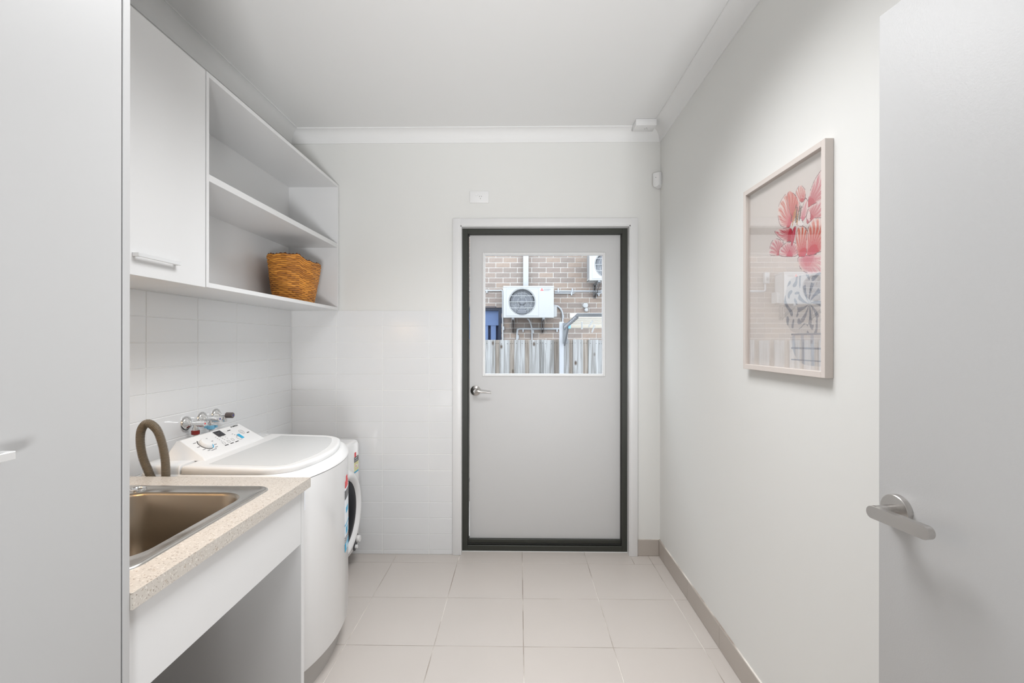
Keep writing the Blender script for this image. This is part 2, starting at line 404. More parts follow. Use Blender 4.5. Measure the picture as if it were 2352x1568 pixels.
# ------------------------------------------------------------------ outside door (door_1)
bm = B()
box(bm, -0.430, OX0+0.002, YB-0.017, YB+0.0, 0, 2.174, 0.002); box(bm, OX1-0.002, 0.762, YB-0.017, YB+0.0, 0, 2.174, 0.002); box(bm, OX0, OX1, YB-0.017, YB+0.0, OZ-0.002, 2.174, 0.002)
struct('trim_4', bm, M['trim'])
bm = B()
box(bm, OX0, OX0+0.008, YB-0.012, YB+0.06, 0, OZ); box(bm, OX1-0.008, OX1, YB-0.012, YB+0.06, 0, OZ); box(bm, OX0, OX1, YB-0.012, YB+0.06, OZ-0.008, OZ)
struct('trim_5', bm, M['trim'], smooth=False)
FY = 3.128
bm = B()
def ring_y(bm, x0, x1, z0, z1, wl, wr, wb, wt, y0, y1, bev=0.001):
    box(bm, x0, x0+wl, y0, y1, z0, z1, bev, 1); box(bm, x1-wr, x1, y0, y1, z0, z1, bev, 1)
    box(bm, x0+wl-0.001, x1-wr+0.001, y0, y1, z0, z0+wb, bev, 1); box(bm, x0+wl-0.001, x1-wr+0.001, y0, y1, z1-wt, z1, bev, 1)
    return bm
door1 = struct('door_1', bx(-0.330, 0.672, 3.172, 3.210, 1.9716, 2.105), M['door'], smooth=False)
# leaf in pieces round the window opening
bm = B()
GX0, GX1, GZ0, GZ1 = -0.236, 0.562, 1.157, 1.963
box(bm, -0.330, GX0, 3.172, 3.210, 0.065, 1.9716); box(bm, GX1, 0.672, 3.172, 3.210, 0.065, 1.9716); box(bm, GX0, GX1, 3.172, 3.210, 0.065, GZ0); box(bm, GX0, GX1, 3.172, 3.210, GZ1, 1.9716)
obj('leaf', bm, M['door'], door1, smooth=False)
bm = B(); ring_y(bm, GX0-0.010, GX1+0.010, GZ0-0.010, GZ1+0.010, 0.012, 0.012, 0.012, 0.012, 3.166, 3.180, 0.003)
ring_y(bm, GX0, GX1, GZ0, GZ1, 0.007, 0.007, 0.007, 0.007, 3.172, 3.210, 0.001)
obj('glazing_bead', bm, M['trim'], door1)
obj('window_pane', bx(GX0+0.003, GX1-0.003, 3.190, 3.194, GZ0+0.003, GZ1-0.003), M['glass'], door1, smooth=False)
bm = B(); ring_y(bm, OX0+0.006, OX1-0.006, 0.002, OZ-0.006, 0.036, 0.036, 0.036, 0.036, FY, FY+0.06, 0.0015)
obj('frame', bm, M['alum'], door1)
bm = B(); ring_y(bm, OX0+0.030, OX1-0.030, 0.036, OZ-0.030, 0.016, 0.016, 0.034, 0.014, FY+0.022, FY+0.075, 0.001)
obj('door_stop', bm, M['alum'], door1)
bm = B(); ring_y(bm, OX0+0.036, OX1-0.036, 0.040, OZ-0.036, 0.007, 0.007, 0.006, 0.007, FY+0.012, FY+0.03, 0.001)
obj('seal', bm, M['alum_dk'], door1)
obj('white_sealant', bx(OX0+0.008, OX1-0.008, 3.122, 3.135, 0.0, 0.0032), M['trim'], door1, smooth=False)
# knob-set with lever
kx, kz = -0.291, 1.052
lev = obj('lever_handle', lathe(B(), (kx, 3.172, kz), (0, -1, 0), [(0, 0.033), (0.003, 0.034), (0.008, 0.033), (0.014, 0.024), (0.018, 0.0175), (0.036, 0.0150), (0.046, 0.0140), (0.050, 0.011)]), M['nickel'], door1)
pth = smoothpath([(kx, 3.124, kz-0.002), (kx+0.018, 3.118, kz+0.001), (kx+0.042, 3.119, kz-0.004), (kx+0.075, 3.124, kz-0.007), (kx+0.108, 3.128, kz-0.011)], 6)
obj('lever', tube(B(), pth, [0.011 - 0.0066*i/(len(pth)-1) for i in range(len(pth))], 12), M['nickel'], lev)
obj('snib', lathe(B(), (kx, 3.126, kz), (0, -1, 0), [(0, 0.0085), (0.010, 0.0085), (0.012, 0.007)], 20), M['chrome'], lev)

# ------------------------------------------------------------------ inner door standing open on the right (door_2)
P0 = Vector((0.735, 0.984)); dd = Vector((0.149, -0.989)).normalized(); nn = Vector((-dd.y, dd.x))  # nn points to +x (towards the wall)
if nn.x < 0: nn = -nn
m4 = Matrix(((dd.x, nn.x, 0, P0.x), (dd.y, nn.y, 0, P0.y), (0, 0, 1, 0), (0, 0, 0, 1)))
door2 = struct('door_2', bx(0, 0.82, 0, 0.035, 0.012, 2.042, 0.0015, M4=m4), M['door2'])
hz = 1.050; hu = 0.044
ld = lambda u, v, z: m4 @ Vector((u, v, z))
rose = obj('door_handle', lathe(B(), ld(hu, 0, hz), m4.to_3x3() @ Vector((0, -1, 0)), [(0, 0.0290), (0.0005, 0.0295), (0.0115, 0.0295), (0.0125, 0.0285)], 48), M['nickel'], door2, ang=0.4, label='satin nickel round rose of the door handle')
bm = B()
lathe(bm, ld(hu, 0, hz), m4.to_3x3() @ Vector((0, -1, 0)), [(0.010, 0.0105), (0.053, 0.0105)], 24)
# flat-faced lever: stadium extruded
st = []
L, r_ = 0.124, 0.0118
for k in range(13): a = PI/2 + PI*k/12; st.append((r_*math.cos(a), r_*math.sin(a)))
for k in range(13): a = -PI/2 + PI*k/12; st.append((L - 2*r_ + r_*math.cos(a), r_*math.sin(a)))
t = bmesh.new()
loft(t, [[ld(hu+u, -0.048, hz-0.002+z) for u, z in st], [ld(hu+u, -0.0605, hz-0.002+z) for u, z in st]], True, True); fixn(t); merge(bm, t)
obj('lever', bm, M['nickel'], rose, ang=0.4)
for z in (0.25, 1.8):
    obj('hinge', lathe(B(), ld(0.823, 0.036, z), (0, 0, 1), [(0, 0.007), (0.1, 0.007)], 16), M['nickel'], door2)
bm = B(); box(bm, 0.872, XR+0.001, 0.09, 0.16, 0, 2.06); struct('trim_6', bm, M['trim'], smooth=False)

# ================================================================== JOINERY
def u_handle(parent, X, y0, y1, z, dep=0.020):
    bm = B(); h = 0.006
    box(bm, X+dep-0.006, X+dep, y0, y1, z-h, z+h, 0.0008, 1)
    box(bm, X, X+dep-0.005, y0, y0+0.012, z-h, z+h, 0.0008, 1); box(bm, X, X+dep-0.005, y1-0.012, y1, z-h, z+h, 0.0008, 1)
    return obj('handle', bm, M['anod'], parent)
# tall cupboard at the left edge
XT = -0.745
tall = thing('tall_cupboard', 'tall white cupboard with flush doors filling the left edge of the room', 'cupboard', ((XL+XT)/2, 0.4, 0))
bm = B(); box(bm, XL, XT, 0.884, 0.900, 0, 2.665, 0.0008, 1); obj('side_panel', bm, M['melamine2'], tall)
bm = B(); box(bm, XL, XT, -0.316, -0.300, 0, 2.665); box(bm, XL, XT-0.02, -0.300, 0.884, 0.0, 0.12); box(bm, XL, XT-0.02, -0.300, 0.884, 2.649, 2.665); box(bm, XL, XL+0.01, -0.300, 0.884, 0.12, 2.65); box(bm, XL+0.01, XT-0.022, 0.28, 0.296, 0.12, 2.65)
obj('body', bm, M['melamine'], tall, smooth=False)
for a, b in ((0.288, 0.8805), (-0.298, 0.284)):
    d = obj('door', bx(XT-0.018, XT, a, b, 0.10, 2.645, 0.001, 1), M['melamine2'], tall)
    if a > 0: u_handle(d, XT, 0.478, 0.675, 1.213)
    else: u_handle(d, XT, -0.07, 0.13, 1.213)

# wall cupboard with door (nearer) and open shelf unit (farther)
XF = -1.166; Z0, Z1 = 1.580, 2.386
wc = thing('wall_cupboard', 'white wall cupboard with closed doors and slim bar handle above the sink', 'cupboard', ((XL+XF)/2, 1.33, Z0))
bm = B()
box(bm, XL, XF-0.019, 0.902, 0.918, Z0, Z1); box(bm, XL, XF-0.019, 1.736, 1.752, Z0, Z1); box(bm, XL, XF-0.019, 0.918, 1.736, Z0, Z0+0.016); box(bm, XL, XF-0.019, 0.918, 1.736, Z1-0.016, Z1); box(bm, XL, XL+0.008, 0.918, 1.736, Z0+0.016, Z1-0.016)
obj('body', bm, M['melamine'], wc, smooth=False)
for a, b in ((0.904, 1.3255), (1.3285, 1.7505)):
    d = obj('door', bx(XF-0.017, XF, a, b, Z0-0.002, Z1-0.002, 0.0008, 1), M['melamine'], wc)
    u_handle(d, XF, 1.415 if a > 1 else 1.0, 1.597 if a > 1 else 1.175, 1.640)
sh = thing('open_shelf_unit', 'white open wall shelf with two compartments above the washing machine', 'shelf', ((XL+XF)/2, 2.4, Z0))
YE = 3.058
obj('side_panel', bx(XL, XF, 1.7555, 1.7715, Z0, Z1, 0.0006, 1), M['melamine'], sh)
obj('side_panel', bx(XL, XF, YE-0.020, YE, Z0, Z1, 0.0006, 1), M['melamine'], sh)
obj('top_panel', bx(XL, XF, 1.7715, YE-0.020, Z1-0.017, Z1, 0.0006, 1), M['melamine'], sh)
obj('bottom_panel', bx(XL, XF, 1.7715, YE-0.020, Z0, Z0+0.018, 0.0006, 1), M['melamine'], sh)
obj('shelf_board', bx(XL+0.006, XF-0.001, 1.7715, YE-0.020, 1.980, 2.006, 0.0006, 1), M['melamine'], sh)
obj('back_panel', bx(XL, XL+0.006, 1.7715, YE-0.020, Z0+0.018, Z1-0.017), M['melamine'], sh, smooth=False)
obj('filler_strip', bx(XL, XF-0.012, YE, YB, Z0, Z1), M['melamine'], sh, smooth=False)

# bench with the sink
ZB = 0.895; XB = -0.740
SX0, SX1, SY0, SY1 = -1.352, -0.812, 0.972, 1.563     # sink rim outline
bench = thing('bench', 'speckled beige laminate bench on a white panel base with steel sink', 'bench', (-1.1, 1.28, 0))
bm = B()
hx0, hx1, hy0, hy1 = SX0+0.02, SX1-0.02, SY0+0.02, SY1-0.02
xs = [XL+0.009, hx0, hx1, XB]; ys = [0.9005, hy0, hy1, 1.679]
def vgrid(z): return [[bm.verts.new((x, y, z)) for y in ys] for x in xs]
A_, Bv = vgrid(ZB), vgrid(0.862)
for i in range(3):
    for j in range(3):
        if (i, j) == (1, 1): continue
        bm.faces.new((A_[i][j], A_[i+1][j], A_[i+1][j+1], A_[i][j+1])); bm.faces.new((Bv[i][j], Bv[i][j+1], Bv[i+1][j+1], Bv[i+1][j]))
def wl(a, b): bm.faces.new((A_[a[0]][a[1]], A_[b[0]][b[1]], Bv[b[0]][b[1]], Bv[a[0]][a[1]]))
for k in range(3):
    wl((k, 0), (k+1, 0)); wl((k, 3), (k+1, 3)); wl((0, k), (0, k+1)); wl((3, k), (3, k+1))
wl((1, 1), (2, 1)); wl((1, 2), (2, 2)); wl((1, 1), (1, 2)); wl((2, 1), (2, 2)); fixn(bm)
obj('benchtop', bm, M['bench'], bench, smooth=False)
obj('front_panel', bx(-0.776, -0.760, 0.901, 1.648, 0.672, 0.861, 0.0008, 1), M['melamine'], bench)
obj('side_panel', bx(XL+0.009, -0.762, 1.655, 1.677, 0.0, 0.861, 0.0008, 1), M['melamine'], bench)
# sink
sink = thing('sink', 'stainless steel drop-in laundry sink set in the speckled bench', 'sink', (-1.08, 1.27, 0.62))
N_ = 8
def RL(x0, x1, y0, y1, r, z): return [(x, y, z) for x, y in rrect(x0, x1, y0, y1, r, N_)]
bx0, bx1, by0, by1 = -1.262, -0.862, 1.025, 1.503
lp = [RL(SX0, SX1, SY0, SY1, 0.045, ZB+0.0002), RL(SX0+0.001, SX1-0.001, SY0+0.001, SY1-0.001, 0.045, ZB+0.003), RL(SX0+0.006, SX1-0.006, SY0+0.006, SY1-0.006, 0.041, ZB+0.0055),
      RL(SX0+0.012, SX1-0.012, SY0+0.012, SY1-0.012, 0.036, ZB+0.0045), RL(SX0+0.016, SX1-0.016, SY0+0.016, SY1-0.016, 0.033, ZB+0.0010),
      RL(bx0-0.005, bx1+0.005, by0-0.005, by1+0.005, 0.085, ZB-0.0005), RL(bx0, bx1, by0, by1, 0.082, ZB-0.003), RL(bx0+0.004, bx1-0.004, by0+0.004, by1-0.004, 0.08, ZB-0.010),
      RL(bx0+0.010, bx1-0.010, by0+0.010, by1-0.010, 0.076, 0.70), RL(bx0+0.016, bx1-0.016, by0+0.016, by1-0.016, 0.07, 0.660), RL(bx0+0.04, bx1-0.04, by0+0.04, by1-0.04, 0.06, 0.642),
      RL(bx0+0.16, bx1-0.16, by0+0.20, by1-0.20, 0.035, 0.638)]
bm = B(); loft(bm, lp[:6]); fixn(bm); obj('rim', bm, M['steel'], sink, ang=1.2)
bm = B(); loft(bm, lp[5:], False, True); fixn(bm)
so = obj('basin', bm, M['sinksteel'], sink, ang=1.2)
obj('drain', lathe(B(), (-1.062, 1.264, 0.638), (0, 0, 1), [(0, 0.045), (0.003, 0.044), (0.0035, 0.030), (0.001, 0.027)], 32), M['chrome'], sink)
bm = B(); lathe(bm, (-1.238, 1.528, ZB+0.0005), (0, 0, 1), [(0, 0.023), (0.004, 0.0225), (0.0055, 0.020), (0.0045, 0.017), (0.0022, 0.0155), (0.002, 0.004), (0.003, 0.001)], 32)
obj('overflow_ring', bm, M['chrome'], sink)

# ================================================================== WASHING MACHINE
wm = thing('washing_machine', 'white top-loading washing machine with grey lid window beside the bench', 'washing machine', (-1.1, 2.07, 0))
WY0, WY1 = 1.738, 2.396
def wplan(y0, y1, xr, xf, xm, rb, rf, z, n=10, skew=0.0):
    """plan outline: straight back, bowed front (xm at middle), rounded corners"""
    pts = []
    yc = (y0+y1)/2; hw = (y1-y0)/2
    base = rrect(xr, xf, y0, y1, [rf, rb, rb, rf], 8)
    # densify front edge
    n1 = 9
    out = []
    front = [(xf, y0+rf + (y1-y0-2*rf)*k/14) for k in range(1, 14)]
    pts = base + front
    for x, y in pts:
        t = (x - xr)/(xf - xr); bow = (xm - xf)*(1-((y-2.030)/0.34)**2)*max(0, t)**3
        out.append((x+bow, y, z + skew*(1-t)))
    return out
def wl_(z, y0=WY0, y1=WY1, xr=-1.43, xf=-0.862, xm=-0.776, rb=0.06, rf=0.045, skew=0): return wplan(y0, y1, xr, xf, xm, rb, rf, z, skew=skew)
bm = B(); loft(bm, [wl_(0.118, xf=-0.866, xm=-0.779), wl_(0.126), wl_(0.846), wl_(0.850, y0=WY0+.002, y1=WY1-.002, xf=-0.864, xm=-0.775)], True, True); fixn(bm)
obj('cabinet', bm, M['enamel'], wm, ang=0.7)
bm = B(); loft(bm, [wl_(0.0, y0=WY0+.03, y1=WY1-.03, xf=-0.895, xm=-0.822), wl_(0.120, y0=WY0+.03, y1=WY1-.03, xf=-0.890, xm=-0.815)], True, True); fixn(bm)
obj('plinth', bm, M['plinth'], wm, ang=0.7)
k0 = dict(xr=-1.425)
bm = B(); loft(bm, [wl_(0.853, y0=WY0+.001, y1=WY1-.001, xf=-0.863, xm=-0.774), wl_(0.862, y0=WY0+.002, y1=WY1-.002, xf=-0.865, xm=-0.776),
                    wl_(0.876, y0=WY0+.004, y1=WY1-.006, xf=-0.884, xm=-0.796), wl_(0.882, y0=WY0+.008, y1=WY1-.010, xf=-0.895, xm=-0.808)], True, True); fixn(bm)
obj('top_cover', bm, M['enamel2'], wm, ang=0.9)
# rear deck, console
bm = B(); 
def rd(z, i=0.0): return [(x, y, z) for x, y in rrect(-1.428+i, -1.262, WY0+0.010+i, WY1-0.010-i, [0.004, 0.07, 0.07, 0.004], 8)]
loft(bm, [rd(0.880), rd(0.904), rd(0.912, 0.004), rd(0.915, 0.010)], True, True); fixn(bm)
obj('rear_deck', bm, M['enamel2'], wm, ang=0.9)
# lid with raised rim and recessed grey window
def lidp(z, i=0.0, sk=0.009, xr=-1.255, xf=-0.905, xm=-0.813, rf=0.075): return wplan(WY0+0.010+i, WY1-0.010-i, xr+i, xf-i, xm-i, 0.006, max(rf-i, 0.01), z, skew=sk)
bm = B()
loft(bm, [lidp(0.8830, 0, 0.0), lidp(0.8842, -0.001, 0.0), lidp(0.896, -0.001), lidp(0.902, 0.002), lidp(0.9045, 0.008), lidp(0.9045, 0.016),
          lidp(0.9035, 0.030)], True, True); fixn(bm)
obj('lid', bm, M['enamel2'], wm, ang=0.9)
def winp(z, i=0.0): return wplan(WY0+0.052+i, WY1-0.052-i, -1.180+i, -0.945-i, -0.853-i, 0.004, 0.035, z, skew=0.0065)
bm = B(); loft(bm, [winp(0.9030), winp(0.9050), winp(0.9053, 0.002)], False, True); fixn(bm)
obj('lid_window', bm, M['lidglass'], wm, ang=0.9)
# console wedge
CA, CB_ = (-1.235, 0.918), (-1.330, 0.984)
bm = B()
def cs(yn, yf, dx=0):
    return None
nb, fb, nt_, ft = 1.846, 2.262, 1.852, 2.246
bot = [(-1.222, nb-0.012, 0.912), (-1.222, fb+0.012, 0.912), (-1.388, fb+0.026, 0.912), (-1.388, nb-0.030, 0.912)]
mid = [(-1.232, nb-0.004, 0.9185), (-1.232, fb+0.004, 0.9185), (-1.336, ft+0.004, 0.9835), (-1.336, nt_-0.004, 0.9835)]
top = [(-1.236, nb, 0.9225), (-1.236, fb, 0.9225), (-1.334, ft, 0.9870), (-1.334, nt_, 0.9870)]
bk = [(-1.222, nb-0.012, 0.912), (-1.222, fb+0.012, 0.912), (-1.400, ft+0.010, 0.965), (-1.400, nt_-0.012, 0.965)]
v = {k: [bm.verts.new(p) for p in L_] for k, L_ in (('b', bot), ('t', top))}
v['r'] = [bm.verts.new((-1.352, ft-0.002, 0.983)), bm.verts.new((-1.352, nt_+0.002, 0.983))]
v['q'] = [bm.verts.new((-1.372, ft+0.012, 0.94)), bm.verts.new((-1.372, nt_-0.014, 0.94))]
b_, t_ = v['b'], v['t']
F = bm.faces.new
F(t_); F((b_[0], b_[1], t_[1], t_[0])); F((b_[1], b_[2], v['q'][0], v['r'][0], t_[2], t_[1])); F((b_[3], b_[0], t_[0], t_[3], v['r'][1], v['q'][1]))
F((t_[2], v['r'][0], v['r'][1], t_[3])); F((v['r'][0], v['q'][0], v['q'][1], v['r'][1])); F((b_[2], b_[3], v['q'][1], v['q'][0])); F(b_[::-1]); fixn(bm)
bmesh.ops.bevel(bm, geom=list(bm.edges), offset=0.0035, segments=3, profile=0.5, affect='EDGES')
con = obj('control_console', bm, M['enamel2'], wm, ang=0.7)
# console print: frame of reference on the slope (u along +Y, v up the slope)
CO = Vector((-1.236, nb, 0.9230)); CU = Vector((0, 1, 0)); CV = Vector((-0.098, 0, 0.0645)).normalized(); CN = CU.cross(CV).normalized()
if CN.z < 0: CN = -CN
Lu, Lv = 0.40, 0.117
O_ = CO
def cp(u, v, off=0.0006): return O_ + CU*(u*Lu) + CV*(v*Lv) + CN*off
# note: U x V points outwards only for (CU, CV) order with CN below
def sgn(): return 1 if CU.cross(CV).z > 0 else -1
PU, PV = (CU, CV) if sgn() > 0 else (CU, CV)
def dots(bm, lst, mi=0):
    for (u, vv, du, dv) in lst:
        c = cp(u, vv); t = bmesh.new()
        q = [c+CU*a*Lu+CV*b*Lv for a, b in ((-du/2, -dv/2), (du/2, -dv/2), (du/2, dv/2), (-du/2, dv/2))]
        loft(t, [q, [p+CN*0.0004 for p in q]], True, True); fixn(t); merge(bm, t, mi=mi)
    return bm
def arc(bm, u, vv, r0, r1, a0, a1, n=24, mi=0):
    c = cp(u, vv); t = bmesh.new()
    A0 = [c + CU*(r0*math.cos(a0+(a1-a0)*k/n)) + CV*(r0*math.sin(a0+(a1-a0)*k/n)) for k in range(n+1)]
    A1 = [c + CU*(r1*math.cos(a0+(a1-a0)*k/n)) + CV*(r1*math.sin(a0+(a1-a0)*k/n)) for k in range(n+1)]
    va = [t.verts.new(p) for p in A0]; vb = [t.verts.new(p) for p in A1]
    for k in range(n): t.faces.new((va[k], va[k+1], vb[k+1], vb[k]))
    r = bmesh.ops.extrude_face_region(t, geom=list(t.faces)); bmesh.ops.translate(t, verts=[e for e in r['geom'] if isinstance(e, bmesh.types.BMVert)], vec=CN*0.0004)
    fixn(t); return merge(bm, t, mi=mi)
ku, kv = 0.215, 0.52
obj('dial', lathe(B(), cp(ku, kv, 0), CN, [(0, 0.0270), (0.002, 0.0268), (0.010, 0.0235), (0.0125, 0.0215), (0.0130, 0.018)], 40), M['enamel2'], con)
bm = B(); arc(bm, ku, kv, 0.0300, 0.0330, math.radians(120), math.radians(285), 30, 0)
arc(bm, ku, kv, 0.0300, 0.0335, math.radians(290), math.radians(350), 12, 1)
obj('dial_scale', bm, [M['black'], M['blue']], con)
bm = B(); dots(bm, [(0.545, 0.79, 0.12, 0.30)]); obj('display', bm, M['dark'], con)
bm = B()
lst = [(0.53, 0.82, 0.045, 0.03), (0.575, 0.74, 0.018, 0.03)]
dots(bm, lst, 2)
lst = [(ku+0.115*math.cos(math.radians(a)), kv+0.36*math.sin(math.radians(a)), 0.040, 0.022) for a in (150, 185, 215, 240, 262, 285, 310, 335, 5, 38)]
for r in range(3): lst += [(0.44+0.06*r, 0.42-0.10*0+0.085*k+0.02*r, 0.013, 0.018) for k in range(4)]
lst += [(0.70, 0.58, 0.02, 0.018), (0.715, 0.51, 0.02, 0.018), (0.73, 0.44, 0.02, 0.018)]
dots(bm, lst, 1)
dots(bm, [(0.435, 0.17, 0.06, 0.03), (0.53, 0.17, 0.055, 0.03), (0.62, 0.17, 0.06, 0.03), (0.72, 0.80, 0.055, 0.03), (0.94, 0.42, 0.045, 0.035)], 0)
for (u, v_) in ((0.435, 0.30), (0.52, 0.30), (0.60, 0.32)): arc(bm, u, v_, 0.0075, 0.0083, 0, 2*PI, 20, 1)
arc(bm, 0.865, 0.55, 0.0125, 0.0145, 0, 2*PI, 24, 2); arc(bm, 0.865, 0.55, 0.006, 0.0068, 0, 2*PI, 20, 2); arc(bm, 0.65, 0.80, 0.007, 0.0075, 0, 2*PI, 20, 2); arc(bm, 0.715, 0.30, 0.012, 0.0130, math.radians(60), math.radians(300), 20, 1)
text_bm(bm, 'SIMPSON', cp(0.835, 0.90, 0.0008), CU, CV, 0.0105, bold=0.0004, mi=0)
arc(bm, 0.818, 0.93, 0.0012, 0.0035, 0, 2*PI, 12, 0)
obj('printed_marks', bm, [M['black'], M['greyprint'], M['lightprint']], con, smooth=False)['kind'] = 'stuff'
bm = B(); dots(bm, [(0.765, 0.36, 0.050, 0.26)]); obj('blue_sticker', bm, M['blue'], con, label='small square blue sticker')
# stickers on the front of the cabinet (front plane bows, so follow x(y))
def wfx(y, z=0.5):
    return -0.862 + 0.086*(1-((y-2.030)/0.34)**2)
def fpatch(bm, y0, y1, z0, z1, mi, n=8, off=0.0012):
    t = bmesh.new()
    a = [(wfx(y0+(y1-y0)*k/n)+off, y0+(y1-y0)*k/n) for k in range(n+1)]
    loft(t, [[(x, y, z0) for x, y in a] + [(x-0.0012, y, z0) for x, y in a[::-1]], [(x, y, z1) for x, y in a] + [(x-0.0012, y, z1) for x, y in a[::-1]]], True, True); fixn(t)
    return merge(bm, t, mi=mi)
bm = B()
ya, yb = 2.125, 2.235
fpatch(bm, ya, yb, 0.43, 0.715, 0)
fpatch(bm, ya, yb, 0.665, 0.705, 1, off=0.0016)
fpatch(bm, ya+0.01, yb-0.03, 0.715, 0.745, 2, off=0.0016); fpatch(bm, ya+0.03, yb-0.05, 0.745, 0.765, 2, off=0.0016)
fpatch(bm, ya+0.02, yb-0.03, 0.60, 0.625, 3, off=0.0016); fpatch(bm, ya, yb, 0.545, 0.552, 3, off=0.0016)
for z in (0.470, 0.480, 0.490): fpatch(bm, ya, yb, z, z+0.005, 1, off=0.0016)
fpatch(bm, ya, yb, 0.43, 0.466, 3, off=0.0016); fpatch(bm, ya+0.02, yb-0.04, 0.505, 0.535, 3, off=0.0016); fpatch(bm, ya+0.03, yb-0.05, 0.436, 0.458, 0, off=0.002)
obj('energy_label', bm, [M['paper'], M['dark'], M['red'], M['blue']], wm, smooth=False, label='tall white, black and cyan energy label')
bm = B(); fpatch(bm, 1.756, 1.800, 0.735, 0.845, 0); fpatch(bm, 1.756, 1.800, 0.812, 0.845, 1, off=0.0016); fpatch(bm, 1.764, 1.792, 0.775, 0.800, 2, off=0.0016); fpatch(bm, 1.766, 1.790, 0.745, 0.765, 2, off=0.0016)
fpatch(bm, 1.760, 1.775, 0.822, 0.826, 0, off=0.002)
obj('care_label', bm, [M['paper'], M['teal'], M['lightprint']], wm, smooth=False, label='small white label with dark teal top')

# hose in a loop beside the washing machine
pth = smoothpath([(-1.300, 1.708, 0.60), (-1.290, 1.708, 0.74), (-1.283, 1.708, 0.86), (-1.284, 1.708, 0.94), (-1.297, 1.708, 1.01), (-1.318, 1.708, 1.060), (-1.350, 1.708, 1.080), (-1.372, 1.708, 1.056), (-1.376, 1.708, 1.010), (-1.366, 1.708, 0.955), (-1.342, 1.706, 0.900), (-1.318, 1.704, 0.840), (-1.315, 1.704, 0.72), (-1.32, 1.704, 0.60)], 24)
# resample evenly
q = [pth[0]]; acc = 0; step = 0.0011
for a, b in zip(pth, pth[1:]):
    d = (b-a).length
    while acc + d >= step:
        a = a + (b-a)*((step-acc)/d); q.append(a); d = (b-a).length; acc = 0
        if d == 0: break
    acc += d
rs = [0.0146 if (i % 4) < 2 else 0.0122 for i in range(len(q))]
hs = obj('drain_hose', tube(B(), q, rs, 14), M['hose']); tag(hs, 'grey-brown corrugated hose looped upright behind the bench', 'hose')

# ================================================================== TAPS on the tiled wall
def tap(y, z, rcol, label, knob=False):
    x = XL+0.008
    t = thing('wall_tap', label, 'tap', (x, y, z), 'chrome taps on the tiled wall')
    obj('flange', lathe(B(), (x, y, z), (1, 0, 0), [(0, 0.033), (0.003, 0.0335), (0.006, 0.031), (0.009, 0.0305), (0.012, 0.027), (0.020, 0.018), (0.026, 0.012), (0.027, 0.0105)], 40), M['chrome'], t, ang=0.9)
    bm = B()
    lathe(bm, (x+0.02, y, z), (1, 0, 0), [(0, 0.0095), (0.032, 0.0095)], 24); lathe(bm, (x+0.045, y, z+0.004), (0, 0, -1), [(0, 0.008), (0.020, 0.008), (0.021, 0.0115), (0.034, 0.0115)], 24)
    obj('body', bm, M['chrome'], t)
    r = 0.0135 if not knob else 0.014
    h = obj('handle', lathe(B(), (x+0.053, y, z), (1, 0, 0), [(0, 0.009), (0.001, r), (0.033, r), (0.035, r-0.002)], 8 if knob else 28), M['brownknob'] if knob else M['chrome'], t, ang=0.4, label='dark grey-brown knob' if knob else None)
    obj('button', lathe(B(), (x+0.0875, y, z), (1, 0, 0), [(0, 0.0042), (0.0012, 0.0038)], 16), rcol, h)
    return t, x
t1, x = tap(2.090, 1.013, M['red'], 'chrome wall tap with red button and dark red hose nut')
def nut(parent, x, y, z, m, wing):
    bm = B(); lathe(bm, (x+0.045, y, z), (0, 0, -1), [(0, 0.0155), (0.001, 0.017), (0.016, 0.017), (0.018, 0.0155)], 12)
    if wing:
        for a in (0.5, 0.5+PI): 
            c, s = math.cos(a)*0.019, math.sin(a)*0.019
            box(bm, x+0.045+c-0.006, x+0.045+c+0.006, y+s-0.006, y+s+0.006, z-0.012, z-0.001, 0.001, 1)
    return obj('hose_nut', bm, m, parent, ang=0.4)
nut(t1, x, 2.090, 0.983, M['redcap'], False)
obj('hose_tail', lathe(B(), (x+0.045, 2.090, 0.966), (0, 0, -1), [(0, 0.009), (0.10, 0.009)], 20), M['enamel2'], t1)
t2, x = tap(2.196, 1.017, M['bluedeep'], 'chrome wall tap with blue button and light blue winged hose nut')
nut(t2, x, 2.196, 0.987, M['bluecap'], True)
obj('hose_tail', lathe(B(), (x+0.045, 2.196, 0.970), (0, 0, -1), [(0, 0.009), (0.10, 0.009)], 20), M['enamel2'], t2)
t3, x = tap(2.298, 1.018, M['bluedeep'], 'chrome wall tap with dark grey-brown knob and no hose', knob=True)

# ================================================================== DRYER
dr = thing('clothes_dryer', 'white front-loading clothes dryer with round dark door behind the washing machine', 'dryer', (-1.2, 2.72, 0))
DX, DY0, DY1, DZ0, DZ1 = -1.003, 2.430, 2.984, 0.100, 0.770
def dl(X, i, r): return [(X, y, z) for y, z in rrect(DY0+i, DY1-i, DZ0+i, DZ1-i, r, 8)]
bm = B(); loft(bm, [dl(-1.45, 0, 0.03), dl(DX-0.02, 0, 0.045), dl(DX-0.006, 0.004, 0.05), dl(DX, 0.014, 0.05)], True, True); fixn(bm)
obj('cabinet', bm, M['enamel'], dr, ang=0.9)
for yy in (DY0+0.05, DY1-0.07):
    for xx in (-1.40, -1.09): obj('foot', lathe(B(), (xx, yy, 0), (0, 0, 1), [(0, 0.02), (0.11, 0.02)], 14), M['dark'], dr)
dc = (2.712, 0.382)
bm = B(); lathe(bm, (DX-0.002, *dc), (1, 0, 0), [(0, 0.252), (0.010, 0.250), (0.022, 0.238), (0.028, 0.222), (0.026, 0.206), (0.014, 0.196), (0.004, 0.190)], 64, cap1=False)
dd_ = obj('door', bm, M['enamel'], dr, ang=0.9)
